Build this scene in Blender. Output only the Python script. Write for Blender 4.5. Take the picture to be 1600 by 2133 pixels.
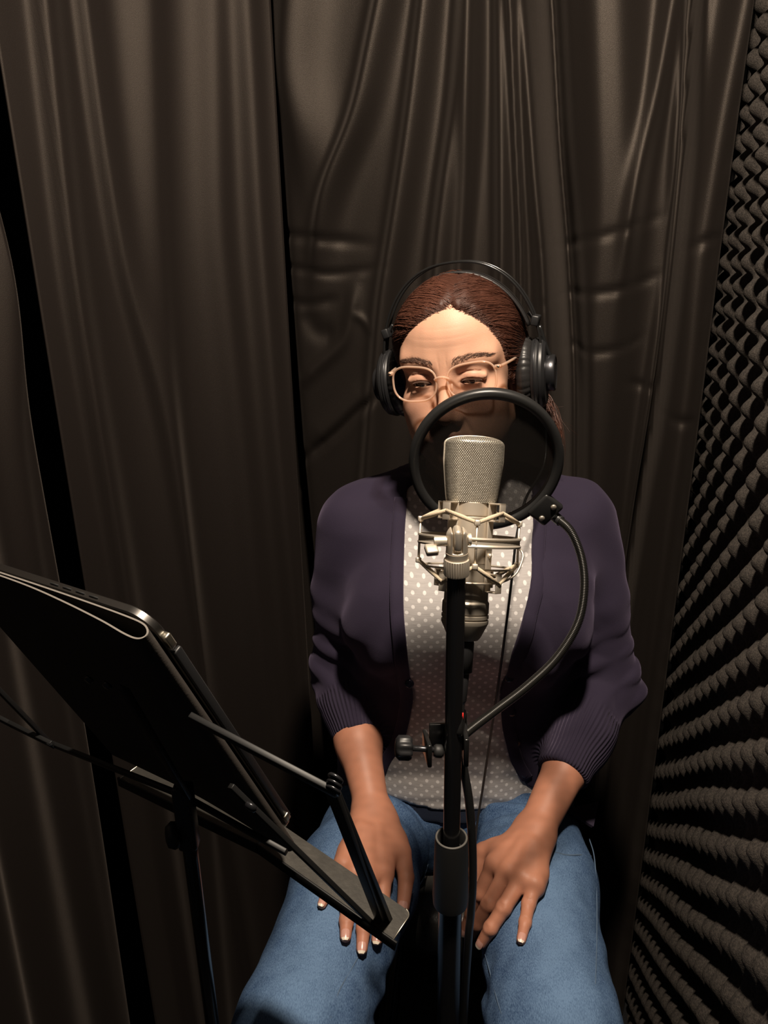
import bpy, bmesh, math, random
import numpy as np
from mathutils import Vector, Matrix

for _o in list(bpy.data.objects):
    bpy.data.objects.remove(_o, do_unlink=True)
scene = bpy.context.scene
COL = scene.collection
PI = math.pi
random.seed(7)
RNG = np.random.default_rng(7)

# ------------------------------------------------------------------ camera
FPX = 1600.0
PITCH = math.radians(19.8)
ROLL = math.radians(0.9)
CAM = np.array([0.0, 0.0, 1.40])
FZ = -0.34          # floor level; she sits on a tall stool
_R = np.array([1.0, 0, 0]); _U = np.array([0, math.sin(PITCH), math.cos(PITCH)])
FW = np.array([0, math.cos(PITCH), -math.sin(PITCH)])
RT = math.cos(ROLL) * _R - math.sin(ROLL) * _U
UP = math.sin(ROLL) * _R + math.cos(ROLL) * _U
cd = bpy.data.cameras.new('camera')
cam = bpy.data.objects.new('camera', cd); COL.objects.link(cam)
cd.sensor_fit = 'HORIZONTAL'; cd.sensor_width = 36.0; cd.lens = 36.0 * FPX / 1600.0
cd.clip_start = 0.02
M3 = Matrix(((RT[0], UP[0], -FW[0]), (RT[1], UP[1], -FW[1]), (RT[2], UP[2], -FW[2])))
cam.matrix_world = Matrix.Translation(Vector(CAM)) @ M3.to_4x4()
scene.camera = cam

# ------------------------------------------------------------------ world, lamp, exposure
world = bpy.data.worlds.new('booth_ambience'); scene.world = world
world.use_nodes = True
world.node_tree.nodes['Background'].inputs[0].default_value = (0.80, 0.88, 1.0, 1)
world.node_tree.nodes['Background'].inputs[1].default_value = 0.014
ld = bpy.data.lights.new('ceiling_lamp', 'AREA'); ld.shape = 'DISK'; ld.size = 0.10
ld.energy = 29.0; ld.color = (1.0, 0.85, 0.69)
lamp = bpy.data.objects.new('ceiling_lamp', ld); COL.objects.link(lamp)
lamp.location = (0.12, 0.38, 2.20)
lamp.rotation_euler = (Vector((0.10, 0.92, 1.0)) - Vector(lamp.location)).to_track_quat('-Z', 'Y').to_euler()
ld.spread = math.radians(178)
vs = scene.view_settings
vs.view_transform = 'Standard'; vs.look = 'None'; vs.gamma = 1.0; vs.use_curve_mapping = False
vs.exposure = 0.0
scene.cycles.max_bounces = 8 if hasattr(scene, 'cycles') else 8
if hasattr(scene, 'cycles'):
    scene.cycles.transparent_max_bounces = 16

# ------------------------------------------------------------------ pixel helpers
def ray(px, py):
    d = FW + (px - 800) / FPX * RT - (py - 1066.5) / FPX * UP
    return d
def atY(px, py, Y):
    d = ray(px, py); return CAM + d * (Y / d[1])
def atZ(px, py, Z):
    d = ray(px, py); return CAM + d * ((Z - CAM[2]) / d[2])
def atT(px, py, t):
    return CAM + ray(px, py) * t
def pixels(P):
    q = np.asarray(P) - CAM; a = q @ FW
    return np.stack([800 + FPX * (q @ RT) / a, 1066.5 - FPX * (q @ UP) / a], -1)

# ------------------------------------------------------------------ object helpers
def V3(p): return np.array([float(p[0]), float(p[1]), float(p[2])])

def link(o, parent=None):
    COL.objects.link(o)
    if parent is not None:
        o.parent = parent
        o.matrix_parent_inverse = parent.matrix_world.inverted() if False else Matrix.Identity(4)
    return o

def mesh_obj(name, verts, faces, mat=None, parent=None, smooth=True, attrs=None):
    me = bpy.data.meshes.new(name)
    verts = np.asarray(verts, dtype=np.float64)
    if parent is not None and parent.get('_org') is not None:
        verts = verts - np.array(parent['_org'])
    if isinstance(faces, np.ndarray):
        n = faces.shape[1]
        me.vertices.add(len(verts)); me.vertices.foreach_set('co', verts.astype(np.float32).ravel())
        me.loops.add(faces.size); me.loops.foreach_set('vertex_index', faces.astype(np.int32).ravel())
        me.polygons.add(len(faces)); me.polygons.foreach_set('loop_start', np.arange(0, faces.size, n, dtype=np.int32))
        me.update(calc_edges=True)
    else:
        me.from_pydata([tuple(v) for v in verts], [], faces)
    me.validate()
    me.polygons.foreach_set('use_smooth', np.full(len(me.polygons), bool(smooth)))
    if attrs:
        for k, a in attrs.items():
            a = np.asarray(a, dtype=np.float32)
            if a.ndim == 1:
                at = me.attributes.new(k, 'FLOAT', 'POINT'); at.data.foreach_set('value', a)
            else:
                at = me.attributes.new(k, 'FLOAT_COLOR', 'POINT')
                at.data.foreach_set('color', np.concatenate([a, np.ones((len(a), 1), np.float32)], 1).ravel())
    if mat is not None:
        me.materials.append(mat)
    me.update()
    o = bpy.data.objects.new(name, me)
    if parent is not None and parent.get('_org') is not None: o['_org'] = list(parent['_org'])
    return link(o, parent)

def tag(o, label=None, cat=None, group=None, kind=None):
    if label: o['label'] = label
    if cat: o['category'] = cat
    if group: o['group'] = group
    if kind: o['kind'] = kind
    return o

def thing(name, loc, label, cat, group=None):
    o = bpy.data.objects.new(name, None); COL.objects.link(o)
    o.empty_display_size = 0.05
    o.location = Vector(loc); o['_org'] = [float(v) for v in loc]
    return tag(o, label, cat, group)

class MB:
    """collects shapes given in world space; build() links them as one mesh object"""
    def __init__(s): s.v = []; s.f = []; s.n = 0
    def add(s, v, f):
        v = np.asarray(v, float)
        s.v.append(v); s.f += [tuple(int(i) + s.n for i in q) for q in f]; s.n += len(v); return s
    def box(s, c, size, M=None, bev=0.0, segs=2):
        bm = bmesh.new(); bmesh.ops.create_cube(bm, size=1.0)
        for v in bm.verts: v.co = Vector((v.co.x * size[0], v.co.y * size[1], v.co.z * size[2]))
        if bev > 0:
            bmesh.ops.bevel(bm, geom=list(bm.edges), offset=bev, segments=segs, affect='EDGES', profile=0.5)
        bm.verts.index_update()
        V = np.array([v.co[:] for v in bm.verts]); Fs = [[v.index for v in f.verts] for f in bm.faces]; bm.free()
        if M is not None: V = V @ np.asarray(M).T
        return s.add(V + V3(c), Fs)
    def tube(s, pts, r, sides=10, closed=False, flat=None, cap=True, up=None):
        v, f = tube(pts, r, sides, closed, flat, cap, up); return s.add(v, f)
    def lathe(s, prof, c=(0, 0, 0), axis=(0, 0, 1), segs=32, caps=True, mod=None):
        v, f = lathe(prof, c, axis, segs, caps, mod); return s.add(v, f)
    def ball(s, c, r, seg=12):
        n = max(6, seg // 2 + 1)
        rr = [(abs(math.sin(PI * i / n)) * 1.0, -math.cos(PI * i / n)) for i in range(n + 1)]
        rad = np.array(r) if np.ndim(r) else np.array([r, r, r])
        v, f = lathe([(max(a, 1e-4), b) for a, b in rr], (0, 0, 0), (0, 0, 1), seg, True)
        return s.add(v * rad + V3(c), f)
    def build(s, name, mat=None, parent=None, smooth=True, sharp=None):
        o = mesh_obj(name, np.concatenate(s.v), s.f, mat, parent, smooth)
        if smooth and sharp is not None:
            o.data.set_sharp_from_angle(angle=math.radians(sharp))
        return o

def frame_of(d, up=None):
    d = V3(d); d /= np.linalg.norm(d)
    u = np.array([0, 0, 1.0]) if up is None else V3(up)
    if abs(d @ u) / np.linalg.norm(u) > 0.98: u = np.array([1.0, 0, 0])
    x = np.cross(u, d); x /= np.linalg.norm(x); y = np.cross(d, x)
    return x, y, d

def spline(pts, n=8, closed=False):
    P = np.asarray(pts, float); out = []
    N = len(P)
    for i in range(N if closed else N - 1):
        if closed: p0, p1, p2, p3 = P[(i - 1) % N], P[i], P[(i + 1) % N], P[(i + 2) % N]
        else:
            p1, p2 = P[i], P[i + 1]
            p0 = P[i - 1] if i > 0 else 2 * p1 - p2
            p3 = P[i + 2] if i + 2 < N else 2 * p2 - p1
        for k in range(n):
            t = k / n
            out.append(0.5 * ((2 * p1) + (-p0 + p2) * t + (2 * p0 - 5 * p1 + 4 * p2 - p3) * t * t + (-p0 + 3 * p1 - 3 * p2 + p3) * t ** 3))
    if not closed: out.append(P[-1])
    return np.array(out)

def tube(pts, r, sides=10, closed=False, flat=None, cap=True, up=None):
    P = np.asarray(pts, float); n = len(P)
    rr = np.full(n, r, float) if np.ndim(r) == 0 else np.interp(np.linspace(0, 1, n), np.linspace(0, 1, len(r)), r)
    T = np.roll(P, -1, 0) - np.roll(P, 1, 0) if closed else np.gradient(P, axis=0)
    T /= np.linalg.norm(T, axis=1)[:, None] + 1e-12
    x, y, _ = frame_of(T[0], up)
    V = []; a = np.arange(sides) * 2 * PI / sides + (PI / sides if sides == 4 else 0)
    fx, fy = flat if flat else (1, 1)
    for i in range(n):
        if up is not None:
            x, y, _ = frame_of(T[i], up)
        else:
            x = x - T[i] * (x @ T[i]); x /= np.linalg.norm(x) + 1e-12; y = np.cross(T[i], x)
        V.append(P[i] + rr[i] * (fx * np.cos(a)[:, None] * x + fy * np.sin(a)[:, None] * y))
    V = np.concatenate(V); Fs = []
    for i in range(n if closed else n - 1):
        j = (i + 1) % n
        for k in range(sides):
            l = (k + 1) % sides
            Fs.append((i * sides + k, i * sides + l, j * sides + l, j * sides + k))
    if cap and not closed:
        Fs.append(tuple(range(sides - 1, -1, -1))); Fs.append(tuple((n - 1) * sides + k for k in range(sides)))
    return V, Fs

def lathe(prof, c=(0, 0, 0), axis=(0, 0, 1), segs=32, caps=True, mod=None):
    x, y, d = frame_of(axis); a = np.arange(segs) * 2 * PI / segs
    V = []; Fs = []
    for i, (r, h) in enumerate(prof):
        q = r * np.ones(segs) if mod is None else r * mod(a, i)
        V.append(V3(c) + d * h + (q * np.cos(a))[:, None] * x + (q * np.sin(a))[:, None] * y)
    n = len(prof)
    for i in range(n - 1):
        for k in range(segs):
            l = (k + 1) % segs
            Fs.append((i * segs + k, i * segs + l, (i + 1) * segs + l, (i + 1) * segs + k))
    if caps:
        Fs.append(tuple(range(segs - 1, -1, -1))); Fs.append(tuple((n - 1) * segs + k for k in range(segs)))
    return np.concatenate(V), Fs

def basis(x, y, z): return np.stack([V3(x), V3(y), V3(z)], 1)

# ------------------------------------------------------------------ materials
def nodes_of(m): return m.node_tree.nodes, m.node_tree.links
def mat(name, col, rough=0.5, metal=0.0, spec=0.5, **kw):
    m = bpy.data.materials.new(name); m.use_nodes = True
    b = m.node_tree.nodes['Principled BSDF']
    b.inputs['Base Color'].default_value = (*col, 1); b.inputs['Roughness'].default_value = rough
    b.inputs['Metallic'].default_value = metal; b.inputs['Specular IOR Level'].default_value = spec
    for k, v in kw.items():
        b.inputs[k.replace('_', ' ')].default_value = v
    return m
def nd(m, t, **kw):
    n = m.node_tree.nodes.new(t)
    for k, v in kw.items():
        if k.startswith('i_'):
            key = k[2:]; key = int(key) if key.isdigit() else key.replace('_', ' ')
            n.inputs[key].default_value = v
        else: setattr(n, k, v)
    return n
def lk(m, a, b): m.node_tree.links.new(a, b)
def bsdf(m): return m.node_tree.nodes['Principled BSDF']
def noise_bump(m, scale=400, strength=0.3, dist=0.001, detail=3, vec='Object', stretch=None):
    tc = nd(m, 'ShaderNodeTexCoord'); n = nd(m, 'ShaderNodeTexNoise'); n.inputs['Scale'].default_value = scale; n.inputs['Detail'].default_value = detail
    if stretch:
        mp = nd(m, 'ShaderNodeMapping'); mp.inputs['Scale'].default_value = stretch
        lk(m, tc.outputs[vec], mp.inputs['Vector']); lk(m, mp.outputs[0], n.inputs['Vector'])
    else: lk(m, tc.outputs[vec], n.inputs['Vector'])
    b = nd(m, 'ShaderNodeBump'); b.inputs['Strength'].default_value = strength; b.inputs['Distance'].default_value = dist
    lk(m, n.outputs['Fac'], b.inputs['Height']); lk(m, b.outputs[0], bsdf(m).inputs['Normal'])
    return n, b
def col_noise(m, c0, c1, scale, detail=3, stretch=None, lo=0.35, hi=0.65, rough_to=None):
    tc = nd(m, 'ShaderNodeTexCoord'); n = nd(m, 'ShaderNodeTexNoise'); n.inputs['Scale'].default_value = scale; n.inputs['Detail'].default_value = detail
    mp = nd(m, 'ShaderNodeMapping'); mp.inputs['Scale'].default_value = stretch or (1, 1, 1)
    lk(m, tc.outputs['Object'], mp.inputs['Vector']); lk(m, mp.outputs[0], n.inputs['Vector'])
    r = nd(m, 'ShaderNodeValToRGB'); r.color_ramp.elements[0].position = lo; r.color_ramp.elements[1].position = hi
    r.color_ramp.elements[0].color = (*c0, 1); r.color_ramp.elements[1].color = (*c1, 1)
    lk(m, n.outputs['Fac'], r.inputs[0]); lk(m, r.outputs[0], bsdf(m).inputs['Base Color'])
    return r

# ------------------------------------------------------------------ signed distance fields -> smooth meshes
def sd_ell(c, r, Rm=None):
    c = V3(c); r = V3(r)
    def f(X, Y, Z):
        x, y, z = X - c[0], Y - c[1], Z - c[2]
        if Rm is not None:
            x, y, z = (Rm[0][0] * x + Rm[0][1] * y + Rm[0][2] * z, Rm[1][0] * x + Rm[1][1] * y + Rm[1][2] * z, Rm[2][0] * x + Rm[2][1] * y + Rm[2][2] * z)
        a, b, d = x / r[0], y / r[1], z / r[2]
        k0 = np.sqrt(a * a + b * b + d * d) + 1e-9
        a, b, d = a / r[0], b / r[1], d / r[2]
        return k0 * (k0 - 1) / (np.sqrt(a * a + b * b + d * d) + 1e-9)
    m = max(r); return f, c - m, c + m
def sd_cap(a, b, ra, rb):
    a = V3(a); b = V3(b); ab = b - a; L2 = ab @ ab + 1e-12
    def f(X, Y, Z):
        x, y, z = X - a[0], Y - a[1], Z - a[2]
        t = np.clip((x * ab[0] + y * ab[1] + z * ab[2]) / L2, 0, 1)
        x, y, z = x - t * ab[0], y - t * ab[1], z - t * ab[2]
        return np.sqrt(x * x + y * y + z * z) - (ra + (rb - ra) * t)
    m = max(ra, rb); return f, np.minimum(a, b) - m, np.maximum(a, b) + m
def sd_chain(pts, rad):
    return [sd_cap(pts[i], pts[i + 1], rad[i], rad[i + 1]) for i in range(len(pts) - 1)]
def sd_loft(sec, n=2.4, ax=2):
    """sec: rows (z, cx, cy, rx, ry)"""
    S = np.array(sorted(sec))
    def f(X, Y, Z):
        g = lambda k: np.interp(Z, S[:, 0], S[:, k])
        rx, ry = g(3), g(4); a = np.abs(X - g(1)) / rx; b = np.abs(Y - g(2)) / ry
        d = ((a ** n + b ** n) ** (1 / n) - 1) * np.minimum(rx, ry)
        return np.maximum(d, np.maximum(S[0, 0] - Z, Z - S[-1, 0]))
    lo = np.array([(S[:, 1] - S[:, 3]).min(), (S[:, 2] - S[:, 4]).min(), S[0, 0]])
    hi = np.array([(S[:, 1] + S[:, 3]).max(), (S[:, 2] + S[:, 4]).max(), S[-1, 0]])
    return f, lo, hi
def smin(a, b, k):
    if k <= 0: return np.minimum(a, b)
    h = np.maximum(k - np.abs(a - b), 0) / k
    return np.minimum(a, b) - h * h * (k * 0.25)
class Solid:
    """ordered list of sdf operations; evaluates on grids or points"""
    def __init__(s): s.ops = []
    def add(s, prim, k=0.01): s.ops.append(('u', prim, k)); return s
    def adds(s, prims, k=0.01):
        for p in prims: s.add(p, k)
        return s
    def sub(s, prim, k=0.01): s.ops.append(('s', prim, k)); return s
    def disp(s, fn, lo, hi): s.ops.append(('d', (fn, V3(lo), V3(hi)), 0)); return s
    def at(s, P):
        P = np.asarray(P, float); X, Y, Z = P[..., 0], P[..., 1], P[..., 2]
        f = np.full(X.shape, 1.0)
        for op, (fn, lo, hi), k in s.ops:
            if op == 'u': f = smin(f, fn(X, Y, Z), k)
            elif op == 's': f = -smin(-f, fn(X, Y, Z), k)
            elif op == 'd':
                msk = ((P >= lo) & (P <= hi)).all(-1)
                if msk.any(): f = f + np.where(msk, fn(X, Y, Z), 0)
        return f
    def mesh(s, lo, hi, h):
        lo, hi = V3(lo), V3(hi)
        n = np.ceil((hi - lo) / h).astype(int) + 1
        ax = [lo[i] + h * np.arange(n[i]) for i in range(3)]
        f = np.full(tuple(n), 0.05, np.float32)
        for op, (fn, plo, phi), k in s.ops:
            m = k + 0.02 if op == 'u' else k + 3 * h if op == 's' else 0
            i0 = [max(0, int((plo[i] - m - lo[i]) / h)) for i in range(3)]
            i1 = [min(n[i], int((phi[i] + m - lo[i]) / h) + 2) for i in range(3)]
            if any(i1[i] <= i0[i] for i in range(3)): continue
            sl = tuple(slice(i0[i], i1[i]) for i in range(3))
            X = ax[0][sl[0]].astype(np.float32)[:, None, None]; Y = ax[1][sl[1]].astype(np.float32)[None, :, None]; Z = ax[2][sl[2]].astype(np.float32)[None, None, :]
            d = fn(X, Y, Z)
            if op == 'u': f[sl] = smin(f[sl], d, k)
            elif op == 's': f[sl] = -smin(-f[sl], d, k)
            else: f[sl] = f[sl] + d
        return surface_nets(f, lo, h)
def surface_nets(f, lo, h):
    ins = f < 0
    c = np.zeros(tuple(np.array(f.shape) - 1), np.int8)
    for dx in (0, 1):
        for dy in (0, 1):
            for dz in (0, 1):
                c += ins[dx:ins.shape[0] - 1 + dx, dy:ins.shape[1] - 1 + dy, dz:ins.shape[2] - 1 + dz]
    act = np.argwhere((c > 0) & (c < 8))
    idx = np.full(c.shape, -1, np.int32); idx[act[:, 0], act[:, 1], act[:, 2]] = np.arange(len(act))
    corner = [(a, b, d) for a in (0, 1) for b in (0, 1) for d in (0, 1)]
    val = {k: f[act[:, 0] + k[0], act[:, 1] + k[1], act[:, 2] + k[2]] for k in corner}
    acc = np.zeros((len(act), 3)); cnt = np.zeros(len(act))
    for a in corner:
        for ax in range(3):
            if a[ax] == 1: continue
            b = list(a); b[ax] = 1; b = tuple(b)
            va, vb = val[a], val[b]; m = (va < 0) != (vb < 0)
            t = np.where(m, va / np.where(m, va - vb, 1), 0)
            p = np.zeros((len(act), 3)) + np.array(a); p[:, ax] += t
            acc += p * m[:, None]; cnt += m
    V = lo + (act + acc / cnt[:, None]) * h
    Q = []
    for ax in range(3):
        sl0 = [slice(None)] * 3; sl1 = [slice(None)] * 3
        sl0[ax] = slice(0, -1); sl1[ax] = slice(1, None)
        e = ins[tuple(sl0)] != ins[tuple(sl1)]
        b, d = (ax + 1) % 3, (ax + 2) % 3
        P = np.argwhere(e); P = P[(P[:, b] > 0) & (P[:, d] > 0) & (P[:, b] < c.shape[b]) & (P[:, d] < c.shape[d])]
        if len(P) == 0: continue
        def cell(db, dd):
            q = P.copy(); q[:, b] += db; q[:, d] += dd
            return idx[q[:, 0], q[:, 1], q[:, 2]]
        q = np.stack([cell(-1, -1), cell(0, -1), cell(0, 0), cell(-1, 0)], 1)
        fl = ~ins[P[:, 0], P[:, 1], P[:, 2]]
        q[fl] = q[fl][:, ::-1]
        Q.append(q)
    Q = np.concatenate(Q); Q = Q[(Q >= 0).all(1)]
    return V, Q
def relax(V, Q, it=2, lam=0.5):
    E = np.concatenate([Q[:, [i, (i + 1) % 4]] for i in range(4)]); E = np.concatenate([E, E[:, ::-1]])
    n = len(V); deg = np.bincount(E[:, 0], minlength=n).astype(float)[:, None] + 1e-9
    for k in range(it):
        for l in (lam, -lam * 1.04):
            S = np.stack([np.bincount(E[:, 0], V[E[:, 1], i], n) for i in range(3)], 1)
            V = V + l * (S / deg - V) * (np.ones((n, 1)))
    return V
def vnoise(P, freq, seed=0):
    """cheap smooth noise from sines"""
    r = np.random.default_rng(seed); out = 0
    for i in range(5):
        k = r.normal(size=3); k /= np.linalg.norm(k); k *= freq * (0.7 + 0.25 * i)
        out = out + np.sin(P[0] * k[0] + P[1] * k[1] + P[2] * k[2] + r.uniform(0, 6.28))
    return out / 2.5
# ================================================================== the booth
DW = np.array([0.235, 0.972, 0.0]); DW /= np.linalg.norm(DW)       # along the right wall, away from the camera
BW = np.array([DW[1], -DW[0], 0.0])                                # along the back wall, to the right
KC = np.array([0.555, 1.295, 0.0])                                 # where the curtain meets the foam
M_WALL = mat('dark_wall', (0.012, 0.011, 0.011), 0.9); noise_bump(M_WALL, 60, 0.2)
M_FLOOR = mat('dark_carpet', (0.02, 0.02, 0.022), 0.95, spec=0.1); noise_bump(M_FLOOR, 500, 0.8, 0.003)
def slab(name, a, b, t, z0, z1, m):
    """vertical wall slab from plan point a to b, thickness t to the right of a->b"""
    a, b = np.array(a[:2], float), np.array(b[:2], float); d = (b - a) / np.linalg.norm(b - a); n = np.array([d[1], -d[0]]) * t
    P = [a, b, b + n, a + n]
    v = [(p[0], p[1], z0) for p in P] + [(p[0], p[1], z1) for p in P]
    o = mesh_obj(name, v, [(3, 2, 1, 0), (4, 5, 6, 7), (0, 1, 5, 4), (1, 2, 6, 5), (2, 3, 7, 6), (3, 0, 4, 7)], m, smooth=False)
    return tag(o, kind='structure')
KB = KC + DW * 0.19 + BW * 0.03
o = mesh_obj('floor', [(-1.2, -0.6, FZ - .02), (1.2, -0.6, FZ - .02), (1.2, 2.0, FZ - .02), (-1.2, 2.0, FZ - .02), (-1.2, -0.6, FZ), (1.2, -0.6, FZ), (1.2, 2.0, FZ), (-1.2, 2.0, FZ)],
             [(3, 2, 1, 0), (4, 5, 6, 7), (0, 1, 5, 4), (1, 2, 6, 5), (2, 3, 7, 6), (3, 0, 4, 7)], M_FLOOR, smooth=False)
tag(o, kind='structure')
WB0 = KB - BW * 1.55
slab('wall_right', KB, KB - DW * 1.9, -0.06, FZ, 2.62, M_WALL)
slab('wall_back', WB0, KB, -0.06, FZ, 2.62, M_WALL)
slab('wall_left', WB0 - DW * 1.7, WB0, -0.06, FZ, 2.62, M_WALL)

# ------------------------------------------------------------------ eggcrate foam on the right wall
M_FOAM = mat('charcoal_foam', (0.065, 0.055, 0.047), 0.85, spec=0.35)
col_noise(M_FOAM, (0.026, 0.022, 0.019), (0.060, 0.050, 0.042), 350, 4)
noise_bump(M_FOAM, 700, 0.9, 0.0016, 4)
def build_foam():
    L, H, st, a = 1.72, 2.64, 0.0052, 0.0546
    ns, nz = int(L / st), int(H / st)
    s = np.linspace(0.06, 0.06 - L, ns)[:, None] + np.zeros((1, nz)); z = np.linspace(FZ, FZ + H, nz)[None, :] + np.zeros((ns, 1))
    wob = 0.0025 * np.sin(9 * z + 3 * s) + 0.002 * np.sin(23 * s + 11 * z)
    u = s * 0.639 + z * 0.769 + wob; v = s * 0.639 - z * 0.769 - wob
    e = 0.5 + 0.25 * (np.cos(2 * PI * u / a) + np.cos(2 * PI * v / a + 0.6))
    h = 0.031 * np.clip(e, 0, 1) ** 0.95 + 0.0012 * np.sin(37 * s + 5) * np.sin(41 * z)
    P = KC + BW * 0.022 + s[..., None] * DW - h[..., None] * BW; P[..., 2] = z
    V = P.reshape(-1, 3)
    i = np.arange(ns - 1)[:, None] * nz + np.arange(nz - 1)[None, :]
    Q = np.stack([i, i + 1, i + nz + 1, i + nz], -1).reshape(-1, 4)
    # back sheet
    n0 = len(V); c = [KC + BW * 0.028 + DW * q + np.array([0, 0, zz]) for q in (0.06, 0.06 - L) for zz in (FZ, FZ + H)]
    V = np.concatenate([V, np.array(c)])
    faces = [tuple(q) for q in Q] + [(n0, n0 + 2, n0 + 3, n0 + 1)]
    rim = list(range(nz)), [(ns - 1) * nz + k for k in range(nz)]
    faces += [tuple(rim[0][::-1]) + (n0, n0 + 1), tuple(rim[1]) + (n0 + 3, n0 + 2)]
    o = mesh_obj('acoustic_foam_panel', V, faces, M_FOAM)
    tag(o, 'charcoal eggcrate acoustic foam sheet covering the right wall', 'foam panel')
build_foam()

# ------------------------------------------------------------------ curtains
def cloth(name, rough=0.5, base=(0.0128, 0.0104, 0.0092), spec=0.5):
    m = mat(name, base, rough, spec=spec)
    b = bsdf(m); b.inputs['Sheen Weight'].default_value = 0.06; b.inputs['Sheen Roughness'].default_value = 0.4
    b.inputs['Specular Tint'].default_value = (1.0, 0.86, 0.74, 1); b.inputs['Sheen Tint'].default_value = (1.0, 0.85, 0.75, 1)
    tc = nd(m, 'ShaderNodeTexCoord')
    n1 = nd(m, 'ShaderNodeTexNoise'); n1.inputs['Scale'].default_value = 1500; n1.inputs['Detail'].default_value = 2
    n2 = nd(m, 'ShaderNodeTexNoise'); n2.inputs['Scale'].default_value = 14; n2.inputs['Detail'].default_value = 3
    mp = nd(m, 'ShaderNodeMapping'); mp.inputs['Scale'].default_value = (1, 1, 0.5)
    lk(m, tc.outputs['Object'], mp.inputs[0]); lk(m, tc.outputs['Object'], n1.inputs['Vector']); lk(m, mp.outputs[0], n2.inputs['Vector'])
    b1 = nd(m, 'ShaderNodeBump'); b1.inputs['Strength'].default_value = 0.5; b1.inputs['Distance'].default_value = 0.0006
    b2 = nd(m, 'ShaderNodeBump'); b2.inputs['Strength'].default_value = 0.10; b2.inputs['Distance'].default_value = 0.004
    lk(m, n1.outputs['Fac'], b1.inputs['Height']); lk(m, n2.outputs['Fac'], b2.inputs['Height'])
    lk(m, b2.outputs[0], b1.inputs['Normal']); lk(m, b1.outputs[0], b.inputs['Normal'])
    return m
M_SATIN = cloth('black_satin', 0.46, spec=0.34)
M_MATTE = cloth('black_drape', 0.54, (0.0135, 0.0106, 0.0096), 0.32)

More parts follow.
